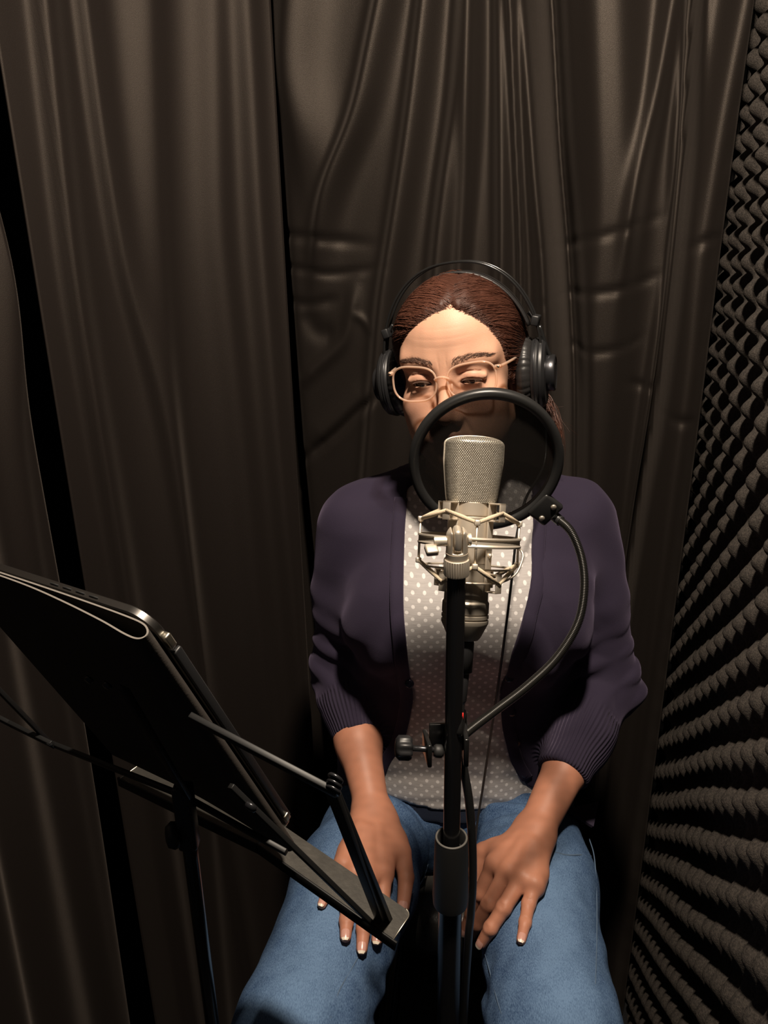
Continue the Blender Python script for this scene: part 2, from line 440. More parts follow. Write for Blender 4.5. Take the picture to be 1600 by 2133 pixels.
class Drape:
    def __init__(s, path, ds=0.004, dz=0.006, z0=FZ + 0.008, z1=2.32):
        P = spline(path, 40); seg = np.linalg.norm(np.diff(P, axis=0), axis=1); L = np.concatenate([[0], np.cumsum(seg)])
        n = int(L[-1] / ds) + 1; s.s = np.linspace(0, L[-1], n)
        s.xy = np.stack([np.interp(s.s, L, P[:, i]) for i in range(2)], 1)
        t = np.gradient(s.xy, axis=0); t /= np.linalg.norm(t, axis=1)[:, None]
        s.nrm = np.stack([t[:, 1], -t[:, 0]], 1)
        # normal towards the camera
        sg = np.sign((s.nrm * (CAM[:2] - s.xy)).sum(1)); s.nrm *= sg[:, None]
        s.z = np.arange(z0, z1, dz); s.S = s.s[:, None] + 0 * s.z[None]; s.Z = s.z[None] + 0 * s.s[:, None]
        s.D = np.zeros(s.S.shape)
        g = np.stack([np.repeat(s.xy[:, 0:1], len(s.z), 1), np.repeat(s.xy[:, 1:2], len(s.z), 1), s.Z], -1)
        s.px = pixels(g)
    def loc(s, p):
        d = (s.px[..., 0] - p[0]) ** 2 + (s.px[..., 1] - p[1]) ** 2
        i = np.unravel_index(np.argmin(d), d.shape); return s.S[i], s.Z[i]
    def ridge(s, pts, amp, w, w2=None, fade=None, flat=2.0):
        """fold running up and down; amp > 0 comes forward; w left width, w2 right width"""
        q = np.array(sorted([s.loc(p)[::-1] for p in pts]))
        sl = lambda a, b: (b[1] - a[1]) / max(b[0] - a[0], 1e-3)
        zz = np.concatenate([[q[0, 0] - 1.5], q[:, 0], [q[-1, 0] + 1.0]])
        k0, k1 = np.clip(sl(q[0], q[1]), -.25, .25), np.clip(sl(q[-2], q[-1]), -.25, .25)
        ss = np.concatenate([[q[0, 1] - 1.5 * k0 * 0.5], q[:, 1], [q[-1, 1] + 1.0 * k1]])
        zg = np.linspace(zz[0], zz[-1], 800); cg = np.interp(zg, zz, ss); kw = np.hanning(61); kw /= kw.sum(); cg[30:-30] = np.convolve(cg, kw, 'valid'); c = np.interp(s.Z, zg, cg); d = s.S - c
        ww = np.where(d < 0, w, w2 or w)
        a = np.full(s.Z.shape, amp)
        if fade:   # (z_lo, z_hi, soft)
            zl, zh = s.loc((pts[0][0], fade[1]))[1], s.loc((pts[0][0], fade[0]))[1]
            a = amp / (1 + np.exp(-(s.Z - zl) / 0.04)) / (1 + np.exp((s.Z - zh) / 0.04))
        s.D += 1.7 * a * np.exp(-np.abs(d / ww) ** flat)
        return s
    def crease(s, pts, amp, w, step=0.0):
        q = spline([s.loc(p) for p in pts], 6); best = np.full(s.S.shape, 9.0); sgn = np.zeros(s.S.shape); end = np.zeros(s.S.shape)
        n = len(q) - 1
        for i in range(n):
            a, b = q[i], q[i + 1]; ab = b - a; L2 = ab @ ab + 1e-9
            t = np.clip(((s.S - a[0]) * ab[0] + (s.Z - a[1]) * ab[1]) / L2, 0, 1)
            dx, dz = s.S - a[0] - t * ab[0], s.Z - a[1] - t * ab[1]; d = np.hypot(dx, dz); m = d < best
            best = np.where(m, d, best); sgn = np.where(m, np.sign(dz), sgn); end = np.where(m, (i + t) / n, end)
        env = np.clip(np.sin(PI * np.clip(end, 0.03, 0.97)) * 1.6, 0, 1)
        s.D += amp * env * np.exp(-(best / w) ** 2) + step * env * sgn * (best / w) * np.exp(-(best / w))
        return s
    def wave(s, amp, k, kz=0.0, ph=0):
        s.D += amp * np.sin(k * s.S + kz * s.Z + ph + 0.8 * np.sin(0.5 * k * s.S + 1.3 * s.Z)); return s
    def build(s, name, m, label):
        xy = s.xy[:, None, :] + s.nrm[:, None, :] * s.D[..., None]
        V = np.concatenate([xy, s.Z[..., None]], -1); ns, nz = s.S.shape
        B = V.copy(); B[..., :2] -= s.nrm[:, None, :] * 0.0025
        i = np.arange(ns - 1)[:, None] * nz + np.arange(nz - 1)[None]
        Q = np.stack([i, i + nz, i + nz + 1, i + 1], -1).reshape(-1, 4); N = ns * nz
        # rear sheet is coarse in nothing: same grid closes the cloth edge
        e0 = np.arange(nz - 1); r0 = np.stack([e0, e0 + 1, e0 + 1 + N, e0 + N], -1); e1 = e0 + (ns - 1) * nz; r1 = np.stack([e1 + N, e1 + 1 + N, e1 + 1, e1], -1)
        o = mesh_obj(name, np.concatenate([V.reshape(-1, 3), B.reshape(-1, 3)]), np.concatenate([Q, Q[:, ::-1] + N, r0, r1]), m)
        return tag(o, label, 'curtain', 'black curtains lining the booth')

kb = lambda s, f=0.0: (KC - BW * s - DW * f)[:2]
back = Drape([kb(0.10 if False else 0.012, 0.0), kb(0.25), kb(0.5), kb(0.75), kb(0.95), kb(1.12)])
back.wave(0.004, 22, 1.0)
back.ridge([(524, 0), (556, 490), (592, 930), (625, 1250)], -0.085, 0.022, 0.026)
back.ridge([(612, 0), (600, 150), (632, 300)], 0.020, 0.05, 0.030, fade=(-900, 330))
back.ridge([(801, 0), (766, 175), (751, 254), (718, 306), (687, 394), (666, 481)], 0.022, 0.030, 0.018, fade=(-900, 520))
back.ridge([(889, 0), (862, 219), (845, 350), (819, 525), (800, 620)], 0.018, 0.026, 0.016)
back.ridge([(972, 0), (959, 219), (940, 350), (915, 525)], 0.024, 0.034, 0.018)
back.ridge([(985, 0), (980, 219), (976, 350), (965, 525)], 0.010, 0.012)
back.ridge([(1044, 0), (1046, 260), (1048, 525)], 0.018, 0.018, 0.012)
back.ridge([(1068, 0), (1075, 219), (1086, 525)], 0.014, 0.007, 0.007)
back.ridge([(1090, 0), (1107, 219), (1120, 437), (1130, 525)], 0.018, 0.012, 0.016)
back.ridge([(1146, 0), (1166, 306), (1180, 481), (1200, 800)], -0.068, 0.014, 0.020)
back.ridge([(1262, 0), (1270, 440), (1250, 700), (1230, 1000)], 0.024, 0.05, 0.04, flat=3)
back.ridge([(1392, 47), (1364, 211), (1336, 328), (1317, 422)], 0.016, 0.018, 0.014, fade=(-900, 520))
back.ridge([(1425, 150), (1416, 328), (1402, 516), (1373, 703), (1345, 891), (1327, 1000)], 0.020, 0.020, 0.010)
back.ridge([(1449, 0), (1431, 328), (1412, 516), (1389, 703), (1365, 891), (1345, 1000)], -0.068, 0.009, 0.011)
back.ridge([(1528, 94), (1500, 234), (1477, 375), (1448, 563), (1425, 797), (1397, 1000)], 0.022, 0.030, 0.024)
for pts, a, w in [([(556, 486), (600, 488), (665, 501), (795, 511)], -0.007, 0.008), ([(552, 553), (640, 563), (700, 571), (810, 559)], -0.006, 0.006),
                  ([(592, 624), (645, 632), (712, 624)], -0.006, 0.008), ([(745, 580), (735, 640), (715, 710), (655, 770), (622, 812)], 0.012, 0.011),
                  ([(735, 648), (760, 668), (782, 697)], 0.006, 0.006), ([(612, 978), (700, 900), (745, 857), (805, 806)], -0.016, 0.008),
                  ([(640, 930), (710, 870), (790, 800)], 0.010, 0.02), ([(630, 640), (660, 690), (700, 700)], -0.008, 0.016),
                  ([(1120, 525), (1200, 509), (1294, 483), (1390, 449)], -0.005, 0.006), ([(1120, 640), (1200, 614), (1294, 600), (1388, 570)], -0.006, 0.006),
                  ([(1150, 740), (1200, 731), (1294, 717), (1340, 702)], -0.005, 0.006), ([(1418, 527), (1463, 506), (1508, 491)], -0.006, 0.006),
                  ([(1375, 862), (1410, 869), (1446, 872)], -0.006, 0.007), ([(1300, 793), (1340, 800), (1372, 812)], -0.005, 0.006)]:
    back.crease(pts, a * 0.75, w * 1.15)
back.build('curtain', M_SATIN, 'creased black satin curtain hanging behind the seated woman')

left = Drape([(-0.165, 1.405), (-0.26, 1.365), (-0.365, 1.285), (-0.445, 1.175), (-0.478, 1.115)])
left.ridge([(512, 0), (540, 490), (575, 930), (610, 1250)], 0.010, 0.020, 0.022)
left.ridge([(440, 0), (452, 490), (500, 930)], 0.009, 0.028, 0.028)
left.ridge([(300, 0), (315, 490), (345, 930)], 0.011, 0.030, 0.040)
left.ridge([(165, 0), (190, 200), (222, 400), (250, 580), (300, 760), (330, 900)], 0.010, 0.035, 0.010)
left.ridge([(75, 0), (100, 250), (135, 560), (180, 830), (235, 1130)], 0.013, 0.034, 0.010)
left.build('curtain', M_MATTE, 'black drape with a long vertical edge, hanging left of the woman beside the satin curtain')
far = Drape([(-0.545, 1.150), (-0.556, 1.07), (-0.575, 0.90), (-0.62, 0.62), (-0.66, 0.3)])
far.wave(0.012, 45, 1.5)
far.ridge([(0, 600), (20, 900), (60, 1150)], 0.012, 0.03)
far.build('curtain', M_MATTE, 'nearest black drape at the far left, behind the tablet on the music stand')
# ================================================================== the woman: clothes first, skin after
SEAT_Z = 0.480
person = thing('person', (0.11, 0.95, 0.0), 'seated woman in navy cardigan and blue jeans with glasses and headphones, hands on thighs', 'person')

# ---- pose (world)
HIP_L, KNEE_L, ANK_L = V3((0.212, 1.03, 0.553)), V3((0.178, 0.600, 0.572)), V3((0.19, 0.80, 0.10))
HIP_R, KNEE_R, ANK_R = V3((0.008, 1.03, 0.553)), V3((-0.104, 0.600, 0.572)), V3((-0.04, 0.80, 0.10))
SH_L, SH_R = V3((0.278, 1.04, 1.012)), V3((-0.040, 1.03, 1.010))
EL_L, EL_R = atY(1264, 1425, 1.00), atY(714, 1390, 1.03)
WR_L, WR_R = atZ(1116, 1728, 0.668), atZ(776, 1686, 0.668)

TORSO = [(1.125, .116, 1.045, .050, .048), (1.085, .116, 1.045, .078, .058), (1.055, .117, 1.045, .130, .074), (1.02, .118, 1.040, .160, .092), (0.96, .118, 1.015, .168, .108),
         (0.90, .117, 1.008, .165, .116), (0.82, .114, 1.020, .160, .112), (0.74, .112, 1.034, .162, .114), (0.66, .110, 1.034, .172, .124), (0.58, .110, 1.035, .182, .135), (0.485, .110, 1.05, .185, .140)]
def torso_prims(g):
    sec = [(z + (g if z > 1.1 else 0), cx, cy, rx + g, ry + g) for z, cx, cy, rx, ry in TORSO]
    return sec, [sd_ell((.117 + s * .068, .920, .912), (.074 + g, .050 + g, .070 + g)) for s in (-1, 1)]

# ---- jeans
jeans = Solid()
jeans.add(sd_loft([(z, cx, cy, rx - 0.004, ry - 0.004) for z, cx, cy, rx, ry in TORSO if z < 0.60] + [(.610, .110, 1.034, .168, .120)], 2.3), 0.0)
for hip, knee, ank in ((HIP_L, KNEE_L, ANK_L), (HIP_R, KNEE_R, ANK_R)):
    mid = hip * 0.5 + knee * 0.5
    jeans.adds(sd_chain([hip + V3((0, 0, -.010)), hip * .72 + knee * .28 + V3((0, 0, -.006)), mid + V3((0, 0, 0.004)), knee], [.078, .074, .080, .070]), 0.03)
    jeans.adds(sd_chain([knee, knee * 0.62 + ank * 0.38 + V3((0, .02, 0)), ank], [.068, .060, .050]), 0.03)
def jw(X, Y, Z):
    P = (X, Y, Z)
    w = 0.0012 * vnoise(P, 60, 3) + 0.0006 * vnoise(P, 150, 4)
    fold = 0.0030 * np.sin(150 * (Y * 0.75 + Z * 0.9) + 16 * X) * np.exp(-(((Y - .66) / .06) ** 2 + ((Z - .54) / .05) ** 2))
    crotch = 0.0035 * np.sin(190 * (X * 0.5 + Y * 1.0) + 3 * Z) * np.exp(-(((np.abs(X - .11) - .06) / .06) ** 2 + ((Y - .90) / .07) ** 2))
    return w + fold + crotch
jeans.disp(jw, (-.4, .4, 0), (.5, 1.3, .75))
jeans.sub((lambda X, Y, Z: np.maximum((SEAT_Z + 0.004) - Z, np.maximum(0.84 - Y, -1.0)) if False else np.maximum(Z - (SEAT_Z + 0.003), 0.83 - Y), V3((-.4, .83, 0.35)), V3((.5, 1.4, SEAT_Z))), 0.01)

M_DENIM = mat('blue_denim', (0.12, 0.20, 0.34), 0.85, spec=0.15)
def denim():
    m = M_DENIM; tc = nd(m, 'ShaderNodeTexCoord')
    mp = nd(m, 'ShaderNodeMapping'); mp.inputs['Scale'].default_value = (1400, 420, 420); lk(m, tc.outputs['Object'], mp.inputs[0])
    n = nd(m, 'ShaderNodeTexNoise'); n.inputs['Scale'].default_value = 1.0; n.inputs['Detail'].default_value = 2; lk(m, mp.outputs[0], n.inputs['Vector'])
    at = nd(m, 'ShaderNodeAttribute'); at.attribute_name = 'wear'
    n2 = nd(m, 'ShaderNodeTexNoise'); n2.inputs['Scale'].default_value = 40; n2.inputs['Detail'].default_value = 3; lk(m, tc.outputs['Object'], n2.inputs['Vector'])
    a1 = nd(m, 'ShaderNodeMath', operation='MULTIPLY_ADD'); lk(m, n.outputs['Fac'], a1.inputs[0]); a1.inputs[1].default_value = 0.9; lk(m, at.outputs['Fac'], a1.inputs[2])
    a2 = nd(m, 'ShaderNodeMath', operation='MULTIPLY_ADD'); lk(m, n2.outputs['Fac'], a2.inputs[0]); a2.inputs[1].default_value = 0.35; lk(m, a1.outputs[0], a2.inputs[2])
    r = nd(m, 'ShaderNodeValToRGB'); e = r.color_ramp.elements; e[0].position = 0.40; e[0].color = (0.012, 0.034, 0.098, 1); e[1].position = 1.25 if False else 1.0; e[1].color = (0.135, 0.225, 0.37, 1)
    lk(m, a2.outputs[0], r.inputs[0]); lk(m, r.outputs[0], bsdf(m).inputs['Base Color'])
    b = nd(m, 'ShaderNodeBump'); b.inputs['Strength'].default_value = 0.35; b.inputs['Distance'].default_value = 0.0006; lk(m, n.outputs['Fac'], b.inputs['Height']); lk(m, b.outputs[0], bsdf(m).inputs['Normal'])
denim()
V, Q = jeans.mesh((-.26, .50, 0.06), (.34, 1.21, .70), 0.0042)
# worn, paler denim along the top of the thighs
def wear(V):
    w = np.zeros(len(V))
    for hip, knee in ((HIP_L, KNEE_L), (HIP_R, KNEE_R)):
        t = np.clip((V[:, 1] - hip[1]) / (knee[1] - hip[1]), 0, 1.2); cx = hip[0] + (knee[0] - hip[0]) * t
        w = np.maximum(w, np.exp(-((V[:, 0] - cx - 0.005) / .045) ** 2) * np.clip((V[:, 2] - .55) / .05, 0, 1) * np.clip((t - .25) / .4, 0, 1))
    return 0.30 * w
jeans_o = mesh_obj('jeans', V, Q, M_DENIM, person, attrs={'wear': wear(V)})
M_STITCH = mat('denim_seam', (0.085, 0.135, 0.21), 0.8)
def march(sol, px, py, off, t0=0.55, t1=1.5):
    t = np.linspace(t0, t1, 700); P = CAM + t[:, None] * ray(px, py); f = sol.at(P) - off
    i = np.argmax(f < 0) if (f < 0).any() else np.argmin(f)
    return P[i]
def seam(pxs, m, parent, r=0.0008, sol=jeans, name='seam', off=0.0):
    P = spline([march(sol, x, y, off) for x, y in pxs], 8)
    o = MB().tube(P, r, 6).build(name, m, parent); return o
seam([(1228, 1748), (1238, 1785), (1243, 1860), (1243, 1960), (1240, 2050)], M_STITCH, jeans_o)
seam([(1152, 1775), (1180, 1781), (1208, 1781), (1232, 1784)], M_STITCH, jeans_o, 0.0013)
seam([(748, 1990), (731, 2020), (706, 2065), (688, 2120)], M_STITCH, jeans_o)
seam([(1010, 1985), (1022, 2030), (1038, 2090), (1052, 2130)], M_STITCH, jeans_o)
seam([(892, 1800), (882, 1830), (862, 1858), (830, 1880)], M_STITCH, jeans_o)
# dark waistband under the shirt hem
M_BAND = mat('navy_waistband', (0.016, 0.022, 0.040), 0.9, spec=0.2); noise_bump(M_BAND, 900, 0.4, 0.0006)
wb = Solid().add(sd_loft([(z, cx, cy, rx + .0015, ry + .003) for z, cx, cy, rx, ry in TORSO if z < 0.75], 2.3), 0)
wb.sub((lambda X, Y, Z: np.maximum(Z - (.588 + 0.10 * (X - .11) ** 2 * 8), -1), V3((-.4, .7, .4)), V3((.5, 1.4, .60))), 0.004)
wb.sub((lambda X, Y, Z: .634 - Z + 0 * X, V3((-.4, .7, .63)), V3((.5, 1.4, .8))), 0.004)
V, Q = wb.mesh((-.1, .86, .56), (.32, 1.2, .68), 0.004)
mesh_obj('waistband', V, Q, M_BAND, jeans_o)

# ---- dotted shirt
M_SHIRT = mat('grey_dotted_jersey', (0.42, 0.40, 0.40), 0.9, spec=0.15)
def shirt_mat():
    m = M_SHIRT; tc = nd(m, 'ShaderNodeTexCoord'); sp = nd(m, 'ShaderNodeSeparateXYZ'); lk(m, tc.outputs['Object'], sp.inputs[0])
    n0 = nd(m, 'ShaderNodeTexNoise'); n0.inputs['Scale'].default_value = 9; lk(m, tc.outputs['Object'], n0.inputs['Vector'])
    def math(op, a, b=None):
        n = nd(m, 'ShaderNodeMath', operation=op)
        for i, q in enumerate((a, b)):
            if q is None: continue
            if isinstance(q, (int, float)): n.inputs[i].default_value = q
            else: lk(m, q, n.inputs[i])
        return n.outputs[0]
    px, pz = 0.0152, 0.0152
    wob = math('MULTIPLY', math('SUBTRACT', n0.outputs['Fac'], 0.5), 0.010)
    u = math('DIVIDE', math('ADD', sp.outputs[0], wob), px); v = math('DIVIDE', math('SUBTRACT', sp.outputs[2], wob), pz)
    def lat(off):
        a = math('SUBTRACT', math('FRACT', math('ADD', u, off)), 0.5); b = math('SUBTRACT', math('FRACT', math('ADD', v, off)), 0.5)
        return math('SQRT', math('ADD', math('MULTIPLY', a, a), math('MULTIPLY', b, b)))
    d = math('MINIMUM', lat(10.0), lat(10.5))
    r = nd(m, 'ShaderNodeValToRGB'); e = r.color_ramp.elements
    e[0].position = 0.13; e[0].color = (0.80, 0.77, 0.75, 1); e[1].position = 0.165; e[1].color = (0.47, 0.445, 0.435, 1)
    lk(m, d, r.inputs[0])
    mp = nd(m, 'ShaderNodeMapping'); mp.inputs['Scale'].default_value = (60, 60, 900); lk(m, tc.outputs['Object'], mp.inputs[0])
    n = nd(m, 'ShaderNodeTexNoise'); n.inputs['Scale'].default_value = 1; lk(m, mp.outputs[0], n.inputs['Vector'])
    mx = nd(m, 'ShaderNodeMix', data_type='RGBA', blend_type='MULTIPLY'); mx.inputs[0].default_value = 0.45
    rr = nd(m, 'ShaderNodeValToRGB'); rr.color_ramp.elements[0].position = .3; rr.color_ramp.elements[0].color = (.65, .65, .65, 1); rr.color_ramp.elements[1].position = .7
    lk(m, n.outputs['Fac'], rr.inputs[0]); lk(m, r.outputs[0], mx.inputs[6]); lk(m, rr.outputs[0], mx.inputs[7]); lk(m, mx.outputs[2], bsdf(m).inputs['Base Color'])
    b = nd(m, 'ShaderNodeBump'); b.inputs['Strength'].default_value = 0.3; b.inputs['Distance'].default_value = 0.0006; lk(m, n.outputs['Fac'], b.inputs['Height']); lk(m, b.outputs[0], bsdf(m).inputs['Normal'])
shirt_mat()
shirt = Solid(); sec, bust = torso_prims(0.006)
shirt.add(sd_loft([q for q in sec if q[0] < 1.09], 2.3), 0).adds(bust, 0.05)
def shirt_fold(X, Y, Z):
    low = np.exp(-((Z - .655) / .045) ** 2)
    f = -0.0052 * low * (.5 + .5 * np.sin(135 * (Z + 1.6 * (X - .11) ** 2) + 9 * X + 1.0))
    f = f + 0.003 * np.exp(-((Z - .78) / .09) ** 2) * np.sin(60 * Z + 38 * (X - .1)) + 0.0018 * vnoise((X, Y, Z), 45, 9)
    f = f + 0.0035 * np.exp(-((X - .165) / .03) ** 2 - ((Z - .72) / .06) ** 2) * np.sin(100 * X + 60 * Z)
    return np.clip(f, -.003, .006) * np.clip((1.05 - Y) / .05, 0, 1)
shirt.disp(shirt_fold, (-.2, .7, .55), (.45, 1.08, 1.0))
shirt.sub((lambda X, Y, Z: np.maximum(Z - (.613 + 0.9 * (X - .115) ** 2), -1), V3((-.4, .7, .4)), V3((.5, 1.4, .66))), 0.004)
shirt.sub(sd_ell((.116, .985, 1.115), (.062, .075, .060)), 0.008)
V, Q = shirt.mesh((-.09, .83, .60), (.33, 1.18, 1.11), 0.004)
shirt_o = mesh_obj('shirt', V, Q, M_SHIRT, person)

# ---- navy cardigan, open at the front
M_KNIT = mat('navy_knit', (0.0245, 0.0185, 0.036), 0.85, spec=0.2)
def knit():
    m = M_KNIT; b = bsdf(m); b.inputs['Sheen Weight'].default_value = 0.10; b.inputs['Sheen Roughness'].default_value = 0.5; b.inputs['Sheen Tint'].default_value = (0.8, 0.65, 1.0, 1)
    tc = nd(m, 'ShaderNodeTexCoord'); n = nd(m, 'ShaderNodeTexNoise'); n.inputs['Scale'].default_value = 1100; lk(m, tc.outputs['Object'], n.inputs['Vector'])
    at = nd(m, 'ShaderNodeAttribute'); at.attribute_name = 'rib'
    s1 = nd(m, 'ShaderNodeMath', operation='SINE'); mu = nd(m, 'ShaderNodeMath', operation='MULTIPLY'); lk(m, at.outputs['Fac'], mu.inputs[0]); mu.inputs[1].default_value = 1.0; lk(m, mu.outputs[0], s1.inputs[0])
    b1 = nd(m, 'ShaderNodeBump'); b1.inputs['Strength'].default_value = 0.4; b1.inputs['Distance'].default_value = 0.0007
    b2 = nd(m, 'ShaderNodeBump'); b2.inputs['Strength'].default_value = 0.9; b2.inputs['Distance'].default_value = 0.0012
    lk(m, n.outputs['Fac'], b1.inputs['Height']); aw = nd(m, 'ShaderNodeAttribute'); aw.attribute_name = 'ribw'; mw = nd(m, 'ShaderNodeMath', operation='MULTIPLY'); lk(m, s1.outputs[0], mw.inputs[0]); lk(m, aw.outputs['Fac'], mw.inputs[1]); lk(m, mw.outputs[0], b2.inputs['Height']); lk(m, b2.outputs[0], b1.inputs['Normal']); lk(m, b1.outputs[0], b.inputs['Normal'])
knit()
card = Solid(); sec, bust = torso_prims(0.013)
card.add(sd_loft([q for q in sec if q[0] > .50 and q[0] < 1.13], 2.3), 0).adds(bust, 0.05)
CUFF_L, CUFF_R = 0.66, 0.53     # where the sleeves end along the forearm
def arm_pts(sh, el, wr, c):
    return [sh, sh * .5 + el * .5, el, el + (wr - el) * c * .55, el + (wr - el) * c]
AL, AR = arm_pts(SH_L, EL_L, WR_L, CUFF_L), arm_pts(SH_R, EL_R, WR_R, CUFF_R)
def fieldfn(F, X, Y, Z):
    f = np.full(np.broadcast(X, Y, Z).shape, 1.0, np.float32)
    for op, (fn, lo, hi), k in F.ops: f = smin(f, fn(X, Y, Z), k)
    return f
for A in (AL, AR):    # sleeves, cut square at the cuff
    F = Solid().adds(sd_chain(A, [.056, .051, .0475, .043, .0375]), 0.02)
    e = A[-1]; d = (A[-1] - A[-2]); d /= np.linalg.norm(d)
    card.add((lambda X, Y, Z, F=F, e=e, d=d: -smin(-fieldfn(F, X, Y, Z), -((X - e[0]) * d[0] + (Y - e[1]) * d[1] + (Z - e[2]) * d[2]), .004), np.min(A, 0) - .06, np.max(A, 0) + .06), 0.022)
card.add(sd_ell((.118, 1.06, 1.045), (.165, .062, .032)), 0.03)
def edge_px(pts):
    out = []
    for x, y in pts:
        Yf = .9
        for _ in range(6):
            z = atY(x, y, Yf)[2]; S = np.array(sorted(TORSO)); Yf = np.interp(z, S[:, 0], S[:, 2] - S[:, 4]) - .013
            if .83 < z < .98: Yf = min(Yf, .870 - .013 + 8 * (z - .908) ** 2)
        p = atY(x, y, Yf); out.append((p[2], p[0]))
    return np.array(sorted(out))
EDG_A = edge_px([(862, 960), (850, 1030), (843, 1100), (837, 1250), (850, 1390), (860, 1465), (845, 1550), (808, 1620), (770, 1690)])
EDG_B = edge_px([(1115, 1000), (1117, 1095), (1105, 1180), (1090, 1280), (1065, 1370), (1044, 1450), (1050, 1520), (1066, 1590), (1100, 1652), (1180, 1705)])
def opening(X, Y, Z):
    a = np.interp(Z, EDG_A[:, 0], EDG_A[:, 1]); b = np.interp(Z, EDG_B[:, 0], EDG_B[:, 1])
    return np.maximum(np.maximum(a - X, X - b), Y - 1.0)
def card_fold(X, Y, Z):
    P = (X, Y, Z); f = 0.0022 * vnoise(P, 34, 21) + 0.001 * vnoise(P, 90, 5)
    for el, sh, s in ((EL_L, SH_L, 1), (EL_R, SH_R, -1)):     # gathers round the elbows and from the armpits
        d2 = (X - el[0]) ** 2 + (Y - el[1]) ** 2 + (Z - el[2] - .03) ** 2
        f = f + 0.0052 * np.exp(-d2 / .075 ** 2) * np.sin(150 * (Z - .35 * s * (X - el[0])) + 20 * Y)
        a2 = (X - sh[0] + s * .04) ** 2 + (Z - sh[2] + .12) ** 2
        f = f + 0.0040 * np.exp(-a2 / .10 ** 2) * np.sin(95 * (X * s + .45 * Z) + 5)
    f = f + 0.0030 * np.exp(-((Z - .80) / .13) ** 2) * np.sin(75 * X + 10 * Z) * np.clip((1.0 - Y) / .05, 0, 1)
    return np.clip(f, -.008, .0022)
card.disp(card_fold, (-.3, .7, .5), (.6, 1.3, 1.1))
card.sub((opening, V3((-.1, .7, .45)), V3((.35, 1.0, 1.10))), 0.006)
card.sub(sd_ell((.116, 1.0, 1.135), (.066, .085, .058)), 0.006)
V, Q = card.mesh((-.17, .80, .50), (.44, 1.2, 1.12), 0.0036)
V = relax(V, Q, 1)
rib = np.zeros(len(V)); ribw = np.zeros(len(V)); nearest = np.full(len(V), 9.0)
for A in (AL, AR):
    a, e = A[-2] + (A[-1] - A[-2]) * -0.35, A[-1]; d = (e - a); L = np.linalg.norm(d); d /= L; _, y, _ = frame_of(d); x = np.cross(y, d); x, y = y, np.cross(d, y)
    q = V - a; t = q @ d; rad = np.linalg.norm(q - t[:, None] * d, axis=1); dist = np.hypot(rad, np.clip(np.abs(t - L / 2) - L / 2, 0, 9)); m = dist < nearest; nearest = np.where(m, dist, nearest)
    rib = np.where(m, (np.arctan2(q @ y, q @ x) + 7) * 46, rib)
    ribw = np.where(m, np.clip(t / .008, 0, 1) * np.clip((.056 - rad) / .008, 0, 1) * (t < L + .02), ribw)
card_o = mesh_obj('cardigan', V, Q, M_KNIT, person, attrs={'rib': rib, 'ribw': ribw})
# knitted front bands along both edges, and buttons
M_BTN = mat('dark_button', (0.02, 0.016, 0.03), 0.25)
def front_y(x, z):
    P = np.stack([np.full(400, x), np.linspace(.82, 1.05, 400), np.full(400, z)], 1); f = card_raw.at(P); i = np.argmax(f < 0); return P[i, 1]
card_raw = Solid(); card_raw.ops = [op for op in card.ops if op[0] != 's']
for E, s in ((EDG_A, -1), (EDG_B, 1)):
    zz = np.linspace(.66, 1.066, 43)
    pts = [(np.interp(z, E[:, 0], E[:, 1]) + s * .0075, 0, z) for z in zz]
    pts = np.array([(p[0], front_y(p[0], p[2]) - .0002, p[2]) for p in pts])
    MB().tube(spline(pts[::3], 6), .0088, 10, flat=(1.0, 0.34), up=(0, -1, 0)).build('front_band', M_KNIT, card_o)
for x, y in ((1055, 1412), (1060, 1484), (1071, 1548), (1087, 1612)):
    p = march(card_raw, x + 6, y, 0.001, .7)
    MB().lathe([(.0015, -.001), (.0058, -.001), (.0062, .0008), (.0050, .0022), (.0015, .0014)], p, (0, -1, 0.25), 16).build('button', M_BTN, card_o)
p = march(card_raw, 853, 1424, 0.001, .7)
MB().lathe([(.0015, -.001), (.0058, -.001), (.0062, .0008), (.0050, .0022), (.0015, .0014)], p, (0, -1, 0.25), 16).build('button', M_BTN, card_o)
# loose corner of the hem with its snap, on the hip
hc = [march(jeans, x, y, .004) for x, y in ((1172, 1688), (1243, 1672), (1232, 1724), (1202, 1706))]
n = np.cross(hc[1] - hc[0], hc[3] - hc[0]); n /= np.linalg.norm(n); n = n if n[2] > 0 else -n
mesh_obj('hem_corner', np.array(hc + [h + n * .004 for h in hc]), [(3, 2, 1, 0), (4, 5, 6, 7), (0, 1, 5, 4), (1, 2, 6, 5), (2, 3, 7, 6), (3, 0, 4, 7)], M_KNIT, card_o, False)
M_CHROME = mat('snap_metal', (0.7, 0.68, 0.65), 0.25, 1.0)
p = march(jeans, 1219, 1702, .009)
a = np.linspace(0, 2 * PI, 24, endpoint=False); x_, y_, _ = frame_of(n)
MB().tube([p + .0035 * (math.cos(q) * x_ + math.sin(q) * y_) for q in a], .0011, 6, True).build('snap', M_CHROME, card_o)

# ---- shoes under the stool
M_SHOE = mat('black_shoe', (0.015, 0.015, 0.016), 0.5)
for ank in (ANK_L, ANK_R):
    sh = Solid().add(sd_ell(ank + V3((0, -.02, -.055)), (.042, .075, .042)), 0).add(sd_ell(ank + V3((0, -.10, -.065)), (.044, .075, .032)), .03)
    sh.sub((lambda X, Y, Z: Z - .004 + 0 * X, V3((-1, 0, -1)), V3((1, 2, 0.01))), .004)
    V, Q = sh.mesh(ank + V3((-.06, -.20, -.11)), ank + V3((.06, .08, .01)), .005)
    mesh_obj('shoe', V, Q, M_SHOE, person)
